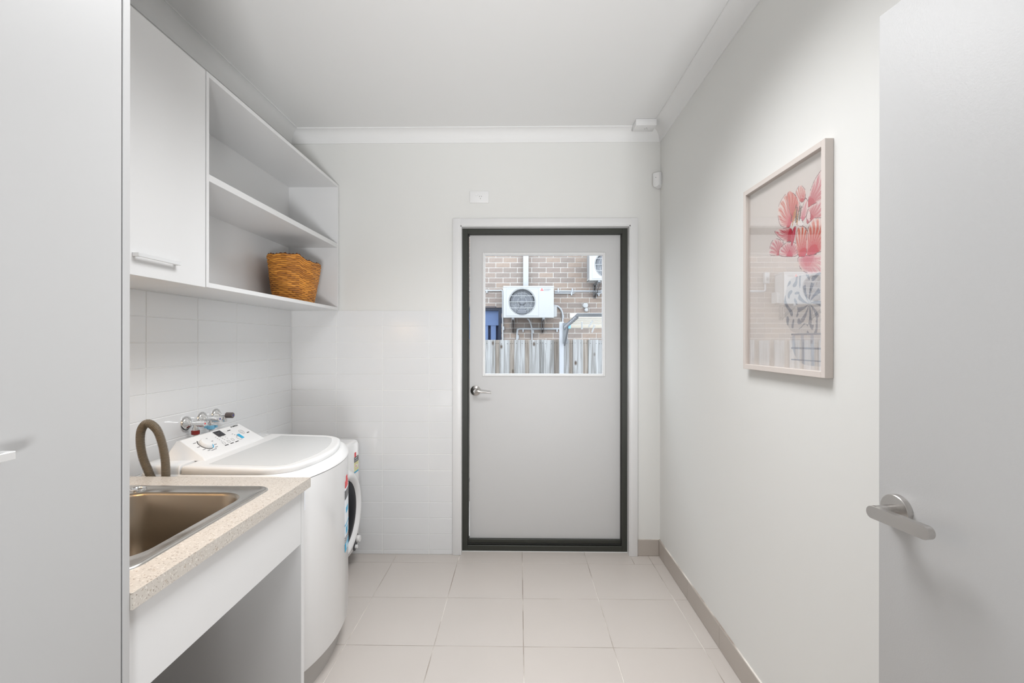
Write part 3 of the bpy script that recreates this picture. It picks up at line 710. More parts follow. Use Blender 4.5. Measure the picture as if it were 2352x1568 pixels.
obj('door_glass', lathe(B(), (DX-0.001, *dc), (1, 0, 0), [(0, 0.193), (0.006, 0.190), (0.010, 0.15), (0.004, 0.10), (0.001, 0.05), (0.0, 0.002)], 64), M['dryerglass'], dd_, ang=0.9)
bm = B()
cyk, czk = 2.905, 0.150
th = math.radians(50)
def kp(a, b, X): return (X, cyk + a*math.cos(th) - b*math.sin(th), czk + a*math.sin(th) + b*math.cos(th))
pr = rrect(-0.052, 0.048, -0.020, 0.020, 0.019, 6)
loft(bm, [[kp(a, b, DX-0.002) for a, b in pr], [kp(a, b, DX+0.006) for a, b in pr]], True, True); fixn(bm)
kpn = obj('knob_panel', bm, M['dark'], dr)
obj('knob', lathe(B(), kp(0.020, -0.002, DX+0.006), (1, 0, 0), [(0, 0.022), (0.016, 0.020), (0.018, 0.018)], 28), M['enamel2'], kpn)
obj('knob', lathe(B(), kp(-0.028, 0, DX+0.006), (1, 0, 0), [(0, 0.012), (0.012, 0.011), (0.013, 0.010)], 24), M['enamel2'], kpn)
bm = B()
def dpl(y0, y1, z0, z1, mi, o=0.0): box(bm, DX-0.0005, DX+0.001+o, y0, y1, z0, z1, mi=mi)
dpl(2.880, 2.952, 0.580, 0.672, 0); dpl(2.880, 2.952, 0.575, 0.584, 3, 0.0004); dpl(2.880, 2.952, 0.640, 0.672, 1, 0.0004); dpl(2.884, 2.912, 0.672, 0.700, 2); dpl(2.900, 2.935, 0.605, 0.622, 4, 0.0004)
dpl(2.905, 2.916, 0.609, 0.618, 2, 0.0008)
text_bm(bm, 'ENERGY', (DX+0.0018, 2.884, 0.659), (0, 1, 0), (0, 0, 1), 0.014, mi=4); text_bm(bm, 'RATING', (DX+0.0018, 2.884, 0.645), (0, 1, 0), (0, 0, 1), 0.014, mi=4)
obj('energy_label', bm, [M['yellow'], M['dark'], M['red'], M['blue'], M['paper']], dr, smooth=False, label='yellow, black and red energy label')

# ================================================================== BASKET
def make_basket():
    rows, sub, nst, subt = 24, 5, 36, 7
    nt = nst*subt
    zb, hh = 1.598, 0.238
    cx, cy = -1.322, 2.775
    rng = random.Random(3)
    bm = bmesh.new(); col = bm.loops.layers.color.new('Col')
    strand = [[rng.random() for _ in range(nst)] for _ in range(rows+3)]
    grid = []; cols = {}
    nr = rows*sub
    for i in range(nr+1):
        t = i/nr; row = min(int(i/sub), rows-1); f = (i % sub)/sub
        lp = []
        for k in range(nt):
            th = 2*PI*k/nt; a = th
            wob = 0.004*math.sin(3*th+1) + 0.003*math.sin(7*th+t*5)
            # rim rises on the side facing the room's near end
            dn = math.cos(th + 2.25)                  # +1 towards (-y) side
            lift = 0.030*max(0.0, min(1.0, (dn+0.15)/0.35))
            hgt = hh + lift*1.0
            z = zb + hgt*t + 0.0018*math.sin(11*th)*t
            R = 0.111 + 0.037*t + 0.004*math.sin(PI*t) + wob*t
            ph = (k/subt + row*0.5*2) % 2
            over = math.sin(PI*(k/subt) + PI*row)      # over-under
            bul = math.sin(PI*f)**0.7 if f > 0 else 0.0
            R += 0.0050*bul*(0.45+0.55*over) - 0.0012
            z += 0.0016*over*math.sin(2*th*3+row)
            ca = abs(math.cos(a))**0.85*math.copysign(1, math.cos(a)); sa = abs(math.sin(a))**0.85*math.copysign(1, math.sin(a))
            v = bm.verts.new((cx + R*0.90*ca, cy + R*1.02*sa, z)); lp.append(v)
            s = strand[row][int(((k/subt) + (row % 2))//2 * 2) % nst]
            base = (0.68+0.22*s, 0.43+0.18*s, 0.15+0.09*s)
            dk = 0.35 + 0.65*bul*(0.55+0.45*max(0, over+0.3))
            cols[v] = (base[0], base[1], base[2], 1) if bul > 0.2 else (base[0]*0.42, base[1]*0.33, base[2]*0.25, 1)
        grid.append(lp)
    # inner wall
    inner = []
    for i in range(0, nr+1, sub):
        lp = []
        for k in range(nt):
            p = grid[nr-i][k].co; d = Vector((cx, cy, p.z)) - p
            v = bm.verts.new(p + d.normalized()*0.011 + Vector((0, 0, 0.0))); cols[v] = (0.36, 0.17, 0.05, 1); lp.append(v)
        inner.append(lp)
    # rim roll
    rim = []
    for j in range(1, 4):
        lp = []
        for k in range(nt):
            a, b = grid[nr][k].co, inner[0][k].co; s = j/4
            v = bm.verts.new(a.lerp(b, s) + Vector((0, 0, 0.006*math.sin(PI*s)*(0.8+0.4*math.sin(PI*k/3))))); cols[v] = (0.50, 0.26, 0.08, 1) if (k//3) % 2 else (0.36, 0.17, 0.05, 1); lp.append(v)
        rim.append(lp)
    rws = grid + rim + inner
    for a, b in zip(rws, rws[1:]):
        for k in range(nt):
            j = (k+1) % nt; f = bm.faces.new((a[k], a[j], b[j], b[k]))
            for l in f.loops: l[col] = cols[l.vert]
    f = bm.faces.new(grid[0][::-1])
    for l in f.loops: l[col] = (0.3, 0.14, 0.04, 1)
    f = bm.faces.new(inner[-1])
    for l in f.loops: l[col] = (0.3, 0.14, 0.04, 1)
    fixn(bm)
    return obj('basket', bm, M['basket'], ang=3.0)
bk_ = make_basket(); tag(bk_, 'round woven straw basket on the lower open shelf', 'basket')

# ================================================================== WALL FITTINGS
op = thing('power_outlet', 'white wall power outlet above the outside door', 'power outlet', (-0.260, YB, 2.275))
pl_ = obj('cover_plate', bx(-0.3205, -0.1985, YB-0.010, YB, 2.276, 2.352, 0.0025), M['plastic'], op)
obj('switch', lathe(B(), (-0.276, YB-0.010, 2.328), (0, -1, 0), [(0, 0.0095), (0.002, 0.009), (0.003, 0.0085)], 24), M['plastic'], op)
bm = B(); 
for dx, dz, a in ((-0.0065, 0.007, 0.5), (0.0065, 0.007, -0.5), (0, -0.007, 0)):
    box(bm, -0.0009, 0.0009, -0.0004, 0.0004, -0.0035, 0.0035, M4=Matrix.Translation((-0.251+dx, YB-0.0103, 2.310+dz)) @ Matrix.Rotation(a, 4, 'Y'))
obj('socket_slots', bm, M['black'], op, smooth=False)
cb_ = thing('ceiling_outlet', 'white outlet box on the ceiling in the far right corner', 'power outlet', (0.775, 2.96, 2.70))
obj('box', bx(0.712, 0.838, 2.916, 3.008, 2.700, 2.7395, 0.003), M['plastic'], cb_)
bm = B()
for dx, dy, a in ((-0.007, 0.006, 0.5), (0.007, 0.006, -0.5), (0, -0.007, 0)):
    box(bm, -0.001, 0.001, -0.0035, 0.0035, -0.0004, 0.0004, M4=Matrix.Translation((0.786+dx, 2.962+dy, 2.6997)) @ Matrix.Rotation(a, 4, 'Z'))
obj('socket_slots', bm, M['black'], cb_, smooth=False)
# motion sensor in the corner
ms = thing('motion_sensor', 'small white motion sensor high in the far right corner', 'sensor', (0.885, 3.06, 2.362))
rot = Matrix.Translation((0.884, 3.060, 2.412)) @ Matrix.Rotation(math.radians(-42), 4, 'Z')
bm = B(); lps = []
for y_, s_ in ((0.022, 1.0), (-0.008, 1.0), (-0.019, 0.9), (-0.024, 0.7)):
    pr = rrect(-0.026*s_, 0.026*s_, -0.050, 0.040+0.008*s_, [0.006, 0.006, 0.025*s_, 0.025*s_], 6)
    lps.append([rot @ Vector((a, y_, b*(0.94 if s_ < 1 else 1))) for a, b in pr])
loft(bm, lps, True, True); fixn(bm); mo = obj('housing', bm, M['plastic'], ms, ang=0.9)
bm = B(); lathe(bm, rot @ Vector((0, -0.022, 0.012)), rot.to_3x3() @ Vector((0, -1, 0)), [(0, 0.0022), (0.0030, 0.002)], 12)
obj('indicator', bm, M['black'], ms)

# ================================================================== FRAMED ARTWORK on the right wall
PX = XR-0.0255; py0, py1, pz0, pz1 = 1.388, 1.890, 1.2725, 1.9665
fr = thing('picture_frame', 'pale taupe framed print of pink flowers hanging on the right wall', 'picture', (XR, 1.64, pz0))
bm = B(); fw = 0.0185
box(bm, PX, XR-0.0005, py0, py0+fw, pz0, pz1, 0.0008, 1); box(bm, PX, XR-0.0005, py1-fw, py1, pz0, pz1, 0.0008, 1)
box(bm, PX, XR-0.0005, py0+fw, py1-fw, pz0, pz0+fw, 0.0008, 1); box(bm, PX, XR-0.0005, py0+fw, py1-fw, pz1-fw, pz1, 0.0008, 1)
obj('frame', bm, M['oak'], fr)
def raster():
    Wn, Hn = 250, 350
    u = (np.arange(Wn)+0.5)/Wn; v = (np.arange(Hn)+0.5)/Hn
    U, V = np.meshgrid(u, v); asp = 0.692/0.505
    img = np.zeros((Hn, Wn, 3)); img[:] = (0.80, 0.74, 0.70)
    def inside(pts):
        m = np.zeros(U.shape, bool); n = len(pts)
        for i in range(n):
            x1, y1 = pts[i]; x2, y2 = pts[(i+1) % n]
            c = ((y1 > V) != (y2 > V)) & (U < (x2-x1)*(V-y1)/((y2-y1) if y2 != y1 else 1e-9)+x1); m ^= c
        return m
    def edist(pts):
        d = np.full(U.shape, 9.0); n = len(pts)
        for i in range(n):
            x1, y1 = pts[i]; x2, y2 = pts[(i+1) % n]; dx, dy = (x2-x1), (y2-y1)*asp
            t = np.clip(((U-x1)*dx+(V-y1)*asp*dy)/(dx*dx+dy*dy+1e-9), 0, 1)
            d = np.minimum(d, np.hypot(U-x1-t*dx, (V-y1)*asp-t*dy))
        return d
    def smooth(pts, it=2):
        for _ in range(it):
            q = []
            for i in range(len(pts)):
                a, b = pts[i], pts[(i+1) % len(pts)]
                q += [(0.8*a[0]+0.2*b[0], 0.8*a[1]+0.2*b[1]), (0.2*a[0]+0.8*b[0], 0.2*a[1]+0.8*b[1])]
            pts = q
        return pts
    def petal(pts, base, cin, cmid, cedge, seed, out=(0.20, 0.04, 0.06), wedge=0.022):
        pts = smooth(pts); m = inside(pts); e = edist(pts)
        du, dv = U-base[0], (V-base[1])*asp; rad = np.hypot(du, dv); ang = np.arctan2(dv, du)
        rmax = rad[m].max() if m.any() else 1
        t = np.clip(rad/rmax, 0, 1)
        st = (0.5+0.5*np.sin(ang*26+seed*3+np.sin(rad*36+seed)*1.5))**2.2; st2 = (0.5+0.5*np.sin(ang*61+seed*7+np.sin(rad*50)))**2
        c = np.array(cin)*(1-t[..., None]) + np.array(cmid)*t[..., None]
        k = np.clip(1.9*(t-0.30)*st + 0.45*st2*(t > 0.25), 0, 0.92)[..., None]
        c = c*(1-k) + np.array(cedge)*k
        ed = np.clip(1-e/wedge, 0, 1)[..., None]*(t > 0.3)[..., None]
        c = c*(1-0.9*ed) + np.array(cedge)*0.9*ed
        ol = (e < 0.0040) & ((np.sin(ang*9+seed) > -0.5))
        c = np.where(ol[..., None], np.array(out), c)
        img[m] = c[m]
    PK, RD, OR, WH, CR = (0.70, 0.16, 0.22), (0.55, 0.015, 0.04), (0.80, 0.14, 0.03), (0.90, 0.80, 0.76), (0.68, 0.03, 0.09)
    # body of the bouquet that continues below
    petal([(0.667, 0.542), (0.703, 0.552), (0.867, 0.538), (0.999, 0.516), (0.999, 0.447), (0.836, 0.442), (0.703, 0.484)], (0.788, 0.533), PK, (0.80, 0.45, 0.48), WH, 12)
    petal([(0.78, 0.782), (0.804, 0.827), (0.851, 0.871), (0.93, 0.905), (0.999, 0.88), (0.999, 0.76), (0.867, 0.763), (0.788, 0.757)], (0.80, 0.754), RD, PK, WH, 3)
    petal([(0.642, 0.864), (0.703, 0.89), (0.762, 0.851), (0.768, 0.814), (0.729, 0.792), (0.677, 0.818)], (0.721, 0.793), RD, (0.75, 0.20, 0.14), WH, 2, wedge=0.012)
    petal([(0.43, 0.824), (0.451, 0.853), (0.521, 0.88), (0.578, 0.887), (0.659, 0.841), (0.703, 0.798), (0.703, 0.76), (0.606, 0.727), (0.578, 0.701), (0.461, 0.73), (0.43, 0.783)], (0.614, 0.717), CR, (0.74, 0.22, 0.14), WH, 1)
    petal([(0.54, 0.875), (0.578, 0.887), (0.66, 0.845), (0.69, 0.79), (0.61, 0.74), (0.565, 0.80)], (0.614, 0.730), RD, (0.72, 0.14, 0.09), (0.80, 0.40, 0.36), 21, wedge=0.010)
    petal([(0.74, 0.790), (0.762, 0.815), (0.79, 0.79), (0.78, 0.73), (0.72, 0.70), (0.69, 0.74)], (0.73, 0.70), PK, PK, WH, 14)
    petal([(0.77, 0.747), (0.836, 0.769), (0.93, 0.763), (0.999, 0.74), (0.999, 0.660), (0.836, 0.698), (0.77, 0.681)], (0.80, 0.690), RD, PK, WH, 4)
    petal([(0.313, 0.637), (0.345, 0.675), (0.42, 0.679), (0.521, 0.64), (0.501, 0.579), (0.313, 0.6)], (0.459, 0.581), RD, PK, WH, 5)
    petal([(0.378, 0.72), (0.461, 0.721), (0.596, 0.705), (0.632, 0.66), (0.614, 0.633), (0.521, 0.64), (0.42, 0.688)], (0.614, 0.656), RD, CR, WH, 6)
    petal([(0.44, 0.611), (0.521, 0.64), (0.632, 0.63), (0.695, 0.591), (0.677, 0.548), (0.45, 0.578)], (0.576, 0.561), CR, PK, WH, 7)
    petal([(0.651, 0.658), (0.677, 0.691), (0.754, 0.684), (0.804, 0.632), (0.77, 0.536), (0.677, 0.548), (0.65, 0.611)], (0.737, 0.548), CR, OR, WH, 8, wedge=0.012)
    petal([(0.77, 0.652), (0.836, 0.704), (0.93, 0.69), (0.999, 0.668), (0.999, 0.543), (0.867, 0.538), (0.77, 0.536)], (0.84, 0.543), CR, OR, WH, 9)
    petal([(0.60, 0.60), (0.64, 0.64), (0.66, 0.70), (0.63, 0.70), (0.59, 0.66)], (0.62, 0.60), CR, RD, PK, 19, wedge=0.006)
    petal([(0.642, 0.72), (0.695, 0.738), (0.739, 0.702), (0.729, 0.682), (0.669, 0.697)], (0.677, 0.691), WH, WH, (0.9, 0.88, 0.86), 10)
    petal([(0.762, 0.722), (0.796, 0.748), (0.82, 0.725), (0.804, 0.682)], (0.788, 0.685), PK, WH, WH, 11)
    rg = np.random.RandomState(4)
    for _ in range(16):   # stamens
        a, b = 0.60+0.11*rg.rand(), 0.725+0.05*rg.rand(); l = 0.012+0.02*rg.rand()
        m = (np.abs((U-a)-(V-b)*0.35) < 0.005) & (np.abs(V-b) < l); img[m] = (0.10, 0.05, 0.03) if rg.rand() > 0.35 else (0.55, 0.25, 0.05)
    # patterned vase with a ribbed foot
    gr, lg = np.array((0.33, 0.33, 0.36)), np.array((0.66, 0.62, 0.60))
    vm = inside(smooth([(0.56, 0.44), (0.62, 0.46), (0.98, 0.45), (0.999, 0.40), (0.999, 0.18), (0.62, 0.185), (0.54, 0.235), (0.50, 0.33)], 2))
    rr = np.hypot(U-0.80, (V-0.32)*asp); aa = np.arctan2((V-0.32)*asp, U-0.80); pat = np.where(rr < 0.13, np.sin(aa*9+rr*20), np.sin(rr*70+3*np.sin(aa*6))*np.cos(aa*7+rr*25))
    img[vm] = np.where((pat > 0.30)[..., None], gr, lg)[vm]
    vm = inside(smooth([(0.58, 0.185), (0.999, 0.18), (0.999, 0.035), (0.70, 0.040), (0.62, 0.10)], 1))
    rib = np.sin(U*62 + (V-0.1)*5); img[vm] = np.where((rib > 0.55)[..., None], gr*1.5, lg)[vm]
    for zz in (0.182, 0.115, 0.06):
        m = (np.abs(V-zz) < 0.004) & (U > 0.60); img[m] = gr
    return img
img = raster()
Hn, Wn = img.shape[:2]
ay0, ay1, az0, az1 = py0+0.010, py1-0.006, pz0+0.006, pz1-0.006
xx = XR-0.006
vs = [(0.0, (ay1+(ay0-ay1)*i/Wn), az0+(az1-az0)*j/Hn - pz0) for j in range(Hn+1) for i in range(Wn+1)]
fs = [(j*(Wn+1)+i, j*(Wn+1)+i+1, (j+1)*(Wn+1)+i+1, (j+1)*(Wn+1)+i) for j in range(Hn) for i in range(Wn)]
me = bpy.data.meshes.new('art_print'); me.from_pydata([(x, y-1.64, z) for x, y, z in vs], [], fs)
ca = me.color_attributes.new('Col', 'FLOAT_COLOR', 'CORNER')
cc = np.ones((Hn*Wn, 4, 4)); cc[:, :, :3] = img.reshape(-1, 1, 3); ca.data.foreach_set('color', cc.ravel())
me.materials.append(M['art'])
ao = bpy.data.objects.new('art_print', me); C.objects.link(ao); ao.parent = fr; ao.location = (xx-XR, 0, 0); ORG[ao.name] = Vector((xx, 1.64, pz0))
ao['label'] = 'print of pink and red blooms in a grey patterned vase'
obj('backing_board', bx(XR-0.005, XR-0.0008, py0+0.004, py1-0.004, pz0+0.004, pz1-0.004), M['oak'], fr, smooth=False)
obj('glass', bx(PX+0.008, PX+0.0095, py0+0.006, py1-0.006, pz0+0.006, pz1-0.006), M['artglass'], fr, smooth=False)

# ================================================================== OUTSIDE
GZ = -0.30
struct('ground', bx(-7, 5, YB+0.22, 8.4, GZ-0.1, GZ), M['ground'], smooth=False)
struct('trim_7', bx(OX0-0.05, OX1+0.05, YB+0.2, YB+0.5, GZ, -0.01), M['ground'], smooth=False)
# ---- neighbouring brick house
HY = 8.1
house = thing('brick_house', 'neighbouring brown brick house seen through the glazed door', 'house', (-1.0, HY, GZ))
WX0, WX1, WZ0, WZ1 = -1.36, -0.305, 0.85, 1.968
bm = B()
HX0, HX1, HT = -6.0, 4.0, 5.2
box(bm, HX0, WX0, HY+0.006, HY+0.25, GZ, HT); box(bm, WX1, HX1, HY+0.006, HY+0.25, GZ, HT); box(bm, WX0, WX1, HY+0.006, HY+0.25, GZ, WZ0); box(bm, WX0, WX1, HY+0.006, HY+0.25, WZ1, HT)
obj('mortar_wall', bm, M['mortar'], house, smooth=False)
cm, ch = 0.2445, 0.0857
VX0, VX1, VZ0, VZ1 = 0.86, 3.0, 1.615, 1.800       # vent panel
bprot = {}; rest = B(); rngb = random.Random(5); cnt = 0; cand = []
k0_ = int((GZ-2.469)/ch)-1
for k in range(k0_, int((HT-2.469)/ch)):
    z0 = 2.469 + ch*k + 0.005; z1 = z0 + ch - 0.010
    x = 0.334 - 0.1222*(k % 2) - cm*26
    while x < HX1:
        a, b = x+0.005, x+cm-0.005; x += cm
        segs = [(a, b)]
        def cut(segs, c0, c1):
            o = []
            for p, q_ in segs:
                if q_ <= c0 or p >= c1: o.append((p, q_)); continue
                if p < c0: o.append((p, c0))
                if q_ > c1: o.append((c1, q_))
            return o
        if z1 > WZ0 and z0 < WZ1-0.01: segs = cut(segs, WX0, WX1)
        if z1 > VZ0+0.01 and z0 < VZ1-0.01: segs = cut(segs, VX0, VX1)
        for p, q_ in segs:
            if q_-p < 0.02 or p < HX0 or q_ > HX1: continue
            cand.append((p, q_, z0, z1))
def vis(c): return (-0.70 < c[1] and c[0] < 1.45 and 1.30 < c[3] and c[2] < 2.80)
c1 = sorted([c for c in cand if vis(c)], key=lambda c: abs(c[0]-0.4)+abs(c[2]-2.0))
indiv = set(c1[:290])
for c in cand:
    p, q_, z0, z1 = c; prj = rngb.uniform(-0.002, 0.002); mi = rngb.randrange(4)
    if c in indiv:
        key = (round(q_-p, 3), mi)
        if key not in bprot: bprot[key] = obj('brick', bx(p, q_, HY-0.002, HY+0.02, z0, z1, 0.002, 1), BR[mi], house, smooth=False)
        else: copy_to(bprot[key], ((p+q_)/2, HY+0.009+prj, z0), house)
    else: box(rest, p, q_, HY-0.002+prj, HY+0.02, z0, z1, mi=mi) if False else None
# remaining bricks as one part
vv, ff, mis = [], [], []
for c in cand:
    if c in indiv: continue
    p, q_, z0, z1 = c; y0 = HY-0.002+rngb.uniform(-0.002, 0.002); y1 = HY+0.02; n = len(vv)
    vv += [(p, y0, z0), (q_, y0, z0), (q_, y0, z1), (p, y0, z1), (p, y1, z0), (q_, y1, z0), (q_, y1, z1), (p, y1, z1)]
    ff += [(n, n+1, n+2, n+3), (n+4, n, n+3, n+7), (n+1, n+5, n+6, n+2), (n+3, n+2, n+6, n+7), (n+4, n+5, n+1, n)]
    mis += [rngb.randrange(4)]*5
rest.free()
me = bpy.data.meshes.new('brickwork'); me.from_pydata([(a+1.0, b-HY, c-GZ) for a, b, c in vv], [], ff); me.polygons.foreach_set('material_index', mis)
for m_ in BR: me.materials.append(m_)
ro = bpy.data.objects.new('brickwork', me); C.objects.link(ro); ro.parent = house; ro['kind'] = 'stuff'
# window of the house
win = obj('window', ring_y(B(), WX0, WX1, WZ0, WZ1, 0.05, 0.05, 0.05, 0.055, HY+0.03, HY+0.10, 0.002), M['navy'], house)
obj('window_reveal', ring_y(B(), WX0-0.012, WX1+0.012, WZ0-0.012, WZ1+0.012, 0.014, 0.014, 0.014, 0.014, HY-0.001, HY+0.12, 0.001), M['navy'], house)
obj('pane', bx(WX0+0.045, WX1-0.045, HY+0.06, HY+0.064, WZ0+0.045, WZ1-0.05), M['glass'], win, smooth=False)
obj('roller_blind', bx(WX0+0.05, WX1-0.05, HY+0.09, HY+0.093, 1.66, WZ1-0.05), M['blind'], win, smooth=False)
obj('back_panel', bx(WX0+0.02, WX1-0.02, HY+0.14, HY+0.16, WZ0, WZ1), M['blinddk'], win, smooth=False)
for k in range(7):
    x0 = WX0+0.06+k*0.135
    obj('blind_slat', bx(x0, x0+0.088, HY+0.10, HY+0.104, WZ0+0.04, 1.67), M['blind'], win, smooth=False)
# louvred cream vent
bm = B(); box(bm, VX0, VX1, HY-0.012, HY+0.02, VZ0, VZ0+0.058, 0.002)
obj('cream_sill', bm, M['cream'], house, label='cream rendered sill band')
obj('vent_back', bx(VX0, VX1, HY+0.008, HY+0.015, VZ0+0.05, VZ1), M['terra'], house, smooth=False)
for k in range(4): obj('vent_slat', bx(VX0, VX1, HY-0.010, HY+0.01, VZ0+0.074+k*0.030, VZ0+0.090+k*0.030, 0.001, 1), M['cream'], house, smooth=False)
# downpipe
obj('downpipe', bx(0.064, 0.156, HY-0.085, HY-0.008, 2.02, HT-0.1, 0.004), M['acwhite'], house, label='white rectangular downpipe')
obj('eave', bx(HX0, HX1, HY-0.45, HY+0.25, HT-0.05, HT+0.05), M['roof'], house, smooth=False)

# ---- outdoor air-conditioning units
def ac_unit(x0, z0, label, logo=True, W=0.815, Hh=0.520, D=0.285, y0=7.70):
    t = thing('outdoor_ac_unit', label, 'air conditioner', (x0+W/2, y0+D/2, z0), 'outdoor air conditioning units on the brick wall')
    x1, z1, y1 = x0+W, z0+Hh, y0+D
    fc = (x0+0.255*W/0.815+0.0, z0+0.255*Hh/0.52); R = 0.212
    fx0, fx1 = x0+0.045, x0+W*0.70
    fc = ((fx0+fx1)/2 - 0.005, z0+0.262)
    bm = B()
    box(bm, x0, x1, y0+0.012, y1, z0+0.008, z0+0.02); box(bm, x0, x0+0.012, y0+0.012, y1, z0+0.01, z1-0.02); box(bm, x1-0.012, x1, y0+0.012, y1, z0+0.01, z1-0.02)
    box(bm, x0, x1, y1-0.012, y1, z0+0.01, z1-0.02)
    # front sheet with round hole
    n = 48
    sq = []
    def onsq(a):
        c, s = math.cos(a), math.sin(a)
        tt = min(((fx1 if c > 0 else fx0)-fc[0])/c if abs(c) > 1e-6 else 9, ((z1-0.02 if s > 0 else z0+0.01)-fc[1])/s if abs(s) > 1e-6 else 9)
        return (fc[0]+c*tt, fc[1]+s*tt)
    ang = [2*PI*k/n for k in range(n)]
    outer = [onsq(a) for a in ang]
    # snap nearest points to true corners
    for cx_, cz_ in ((fx0, z0+0.01), (fx1, z0+0.01), (fx0, z1-0.02), (fx1, z1-0.02)):
        i = min(range(n), key=lambda i: (outer[i][0]-cx_)**2+(outer[i][1]-cz_)**2); outer[i] = (cx_, cz_)
    lo = [[(x, y0, z) for x, z in outer], [(fc[0]+(R+0.012)*math.cos(a), y0, fc[1]+(R+0.012)*math.sin(a)) for a in ang],
          [(fc[0]+R*math.cos(a), y0+0.012, fc[1]+R*math.sin(a)) for a in ang], [(fc[0]+R*0.97*math.cos(a), y0+0.07, fc[1]+R*0.97*math.sin(a)) for a in ang]]
    tb = bmesh.new(); loft(tb, lo); merge(bm, tb)
    box(bm, x0, fx0, y0, y0+0.02, z0+0.008, z1-0.018, 0.001, 1); box(bm, fx1, x1, y0, y0+0.02, z0+0.008, z1-0.018, 0.001, 1)
    bmesh.ops.recalc_face_normals(bm, faces=bm.faces)
    obj('casing', bm, M['acwhite'], t, ang=0.6)
    obj('top_cover', bx(x0-0.004, x1+0.004, y0-0.004, y1+0.004, z1-0.026, z1, 0.004), M['acwhite'], t)
    bm = B()
    for k in range(22):
        xk = fc[0]-R+2*R*(k+0.5)/22; hk = math.sqrt(max(R*R-(xk-fc[0])**2, 0))
        if hk > 0.02: box(bm, xk-0.0045, xk+0.0045, y0+0.10, y0+0.12, fc[1]-hk, fc[1]+hk)
    o_ = obj('coil_fins', bm, M['coil'], t, smooth=False); o_['kind'] = 'stuff'
    obj('coil_back', bx(fx0, fx1, y0+0.125, y0+0.135, z0+0.02, z1-0.03), M['coildk'], t, smooth=False)
    bm = B()
    for q_ in (-0.42, 0.0, 0.42): 
        hk = math.sqrt(R*R-(q_*R*1.1)**2)
        tube(bm, [(fc[0]-hk, y0+0.002, fc[1]+q_*R*1.1), (fc[0]+hk, y0+0.002, fc[1]+q_*R*1.1)], 0.0042, 8)
    for a in range(0, 12):
        th = a*PI/12
    for rr_ in (0.35, 0.7, 1.0):
        tube(bm, [(fc[0]+R*rr_*math.cos(a), y0+0.004, fc[1]+R*rr_*math.sin(a)) for a in [2*PI*k/36 for k in range(37)]], 0.0014 if rr_ < 1 else 0.004, 6)
    obj('fan_guard', bm, M['acwhite'], t)
    bm = B(); lathe(bm, (fc[0], y0+0.09, fc[1]), (0, -1, 0), [(0, 0.045), (0.03, 0.04), (0.035, 0.02)], 20)
    for a in (0.5, 2.6, 4.7):
        tb = bmesh.new(); pr = []
        for k in range(9): b_2 = a-0.45+0.9*k/8; pr.append((fc[0]+0.19*math.cos(b_2), fc[1]+0.19*math.sin(b_2)))
        for k in range(9): b_2 = a+0.25-0.5*k/8; pr.append((fc[0]+0.04*math.cos(b_2), fc[1]+0.04*math.sin(b_2)))
        loft(tb, [[(x, y0+0.072, z) for x, z in pr], [(x, y0+0.075, z) for x, z in pr]], True, True); fixn(tb); merge(bm, tb)
    obj('fan', bm, M['coildk'], t)
    bm = B(); ring_y(bm, fx0-0.002, fx1+0.002, z0+0.032, z1-0.040, 0.004, 0.004, 0.004, 0.004, y0-0.003, y0+0.002, 0.001); obj('grille_surround', bm, M['acwhite'], t)
    bm = B(); box(bm, fx0, fx1-0.02, y0-0.0035, y0+0.001, z1-0.046, z1-0.042); box(bm, fx0, fx1-0.02, y0-0.0035, y0+0.001, z0+0.040, z0+0.044)
    for xk in (fx0+0.012, fx1-0.014): lathe(bm, (xk, y0, z0+0.045), (0, -1, 0), [(0, 0.006), (0.002, 0.006)], 10)
    obj('shadow_grooves', bm, M['coil'], t, smooth=False)
    # louvres on the left side
    bm = B()
    for k in range(18):
        for j in range(2): box(bm, x0-0.0008, x0+0.001, y0+0.05+j*0.11, y0+0.135+j*0.11, z0+0.06+k*0.022, z0+0.070+k*0.022)
    o_ = obj('side_louvres', bm, M['coildk'], t, smooth=False); o_['kind'] = 'stuff'
    # service cover on the right
    bm = B(); pr = [(y0+0.10, z0+0.02), (y0+0.27, z0+0.02), (y0+0.27, z0+0.20), (y0+0.13, z0+0.20), (y0+0.10, z0+0.17)]
    loft(bm, [[(x1-0.002, a, b) for a, b in pr], [(x1+0.058, a, b+0.012) for a, b in pr]], True, True); fixn(bm); obj('valve_cover', bm, M['acwhite'], t)
    for xk in (x0+0.155, x0+W-0.165):
        bm = B(); box(bm, xk-0.020, xk+0.020, y0-0.01, HY-0.004, z0-0.022, z0+0.006, 0.002, 1)
        box(bm, xk-0.020, xk-0.016, HY-0.045, HY-0.004, z0-0.24, z0, 0.0, 1); box(bm, xk+0.016, xk+0.020, HY-0.045, HY-0.004, z0-0.24, z0, 0.0, 1)
        tb = bmesh.new(); pr = [(y0+0.02, z0-0.012), (y0+0.02, z0-0.06), (HY-0.01, z0-0.22), (HY-0.01, z0-0.19)]
        pr = [(y0+0.0, z0-0.020), (y0+0.0, z0-0.050), (HY-0.01, z0-0.23), (HY-0.01, z0-0.20)]
        for sx in (-0.020, 0.016): 
            tb = bmesh.new(); loft(tb, [[(xk+sx, a, b) for a, b in pr], [(xk+sx+0.004, a, b) for a, b in pr]], True, True); fixn(tb); merge(bm, tb)
        obj('mounting_bracket', bm, M['galv'], t)
    bm = B()
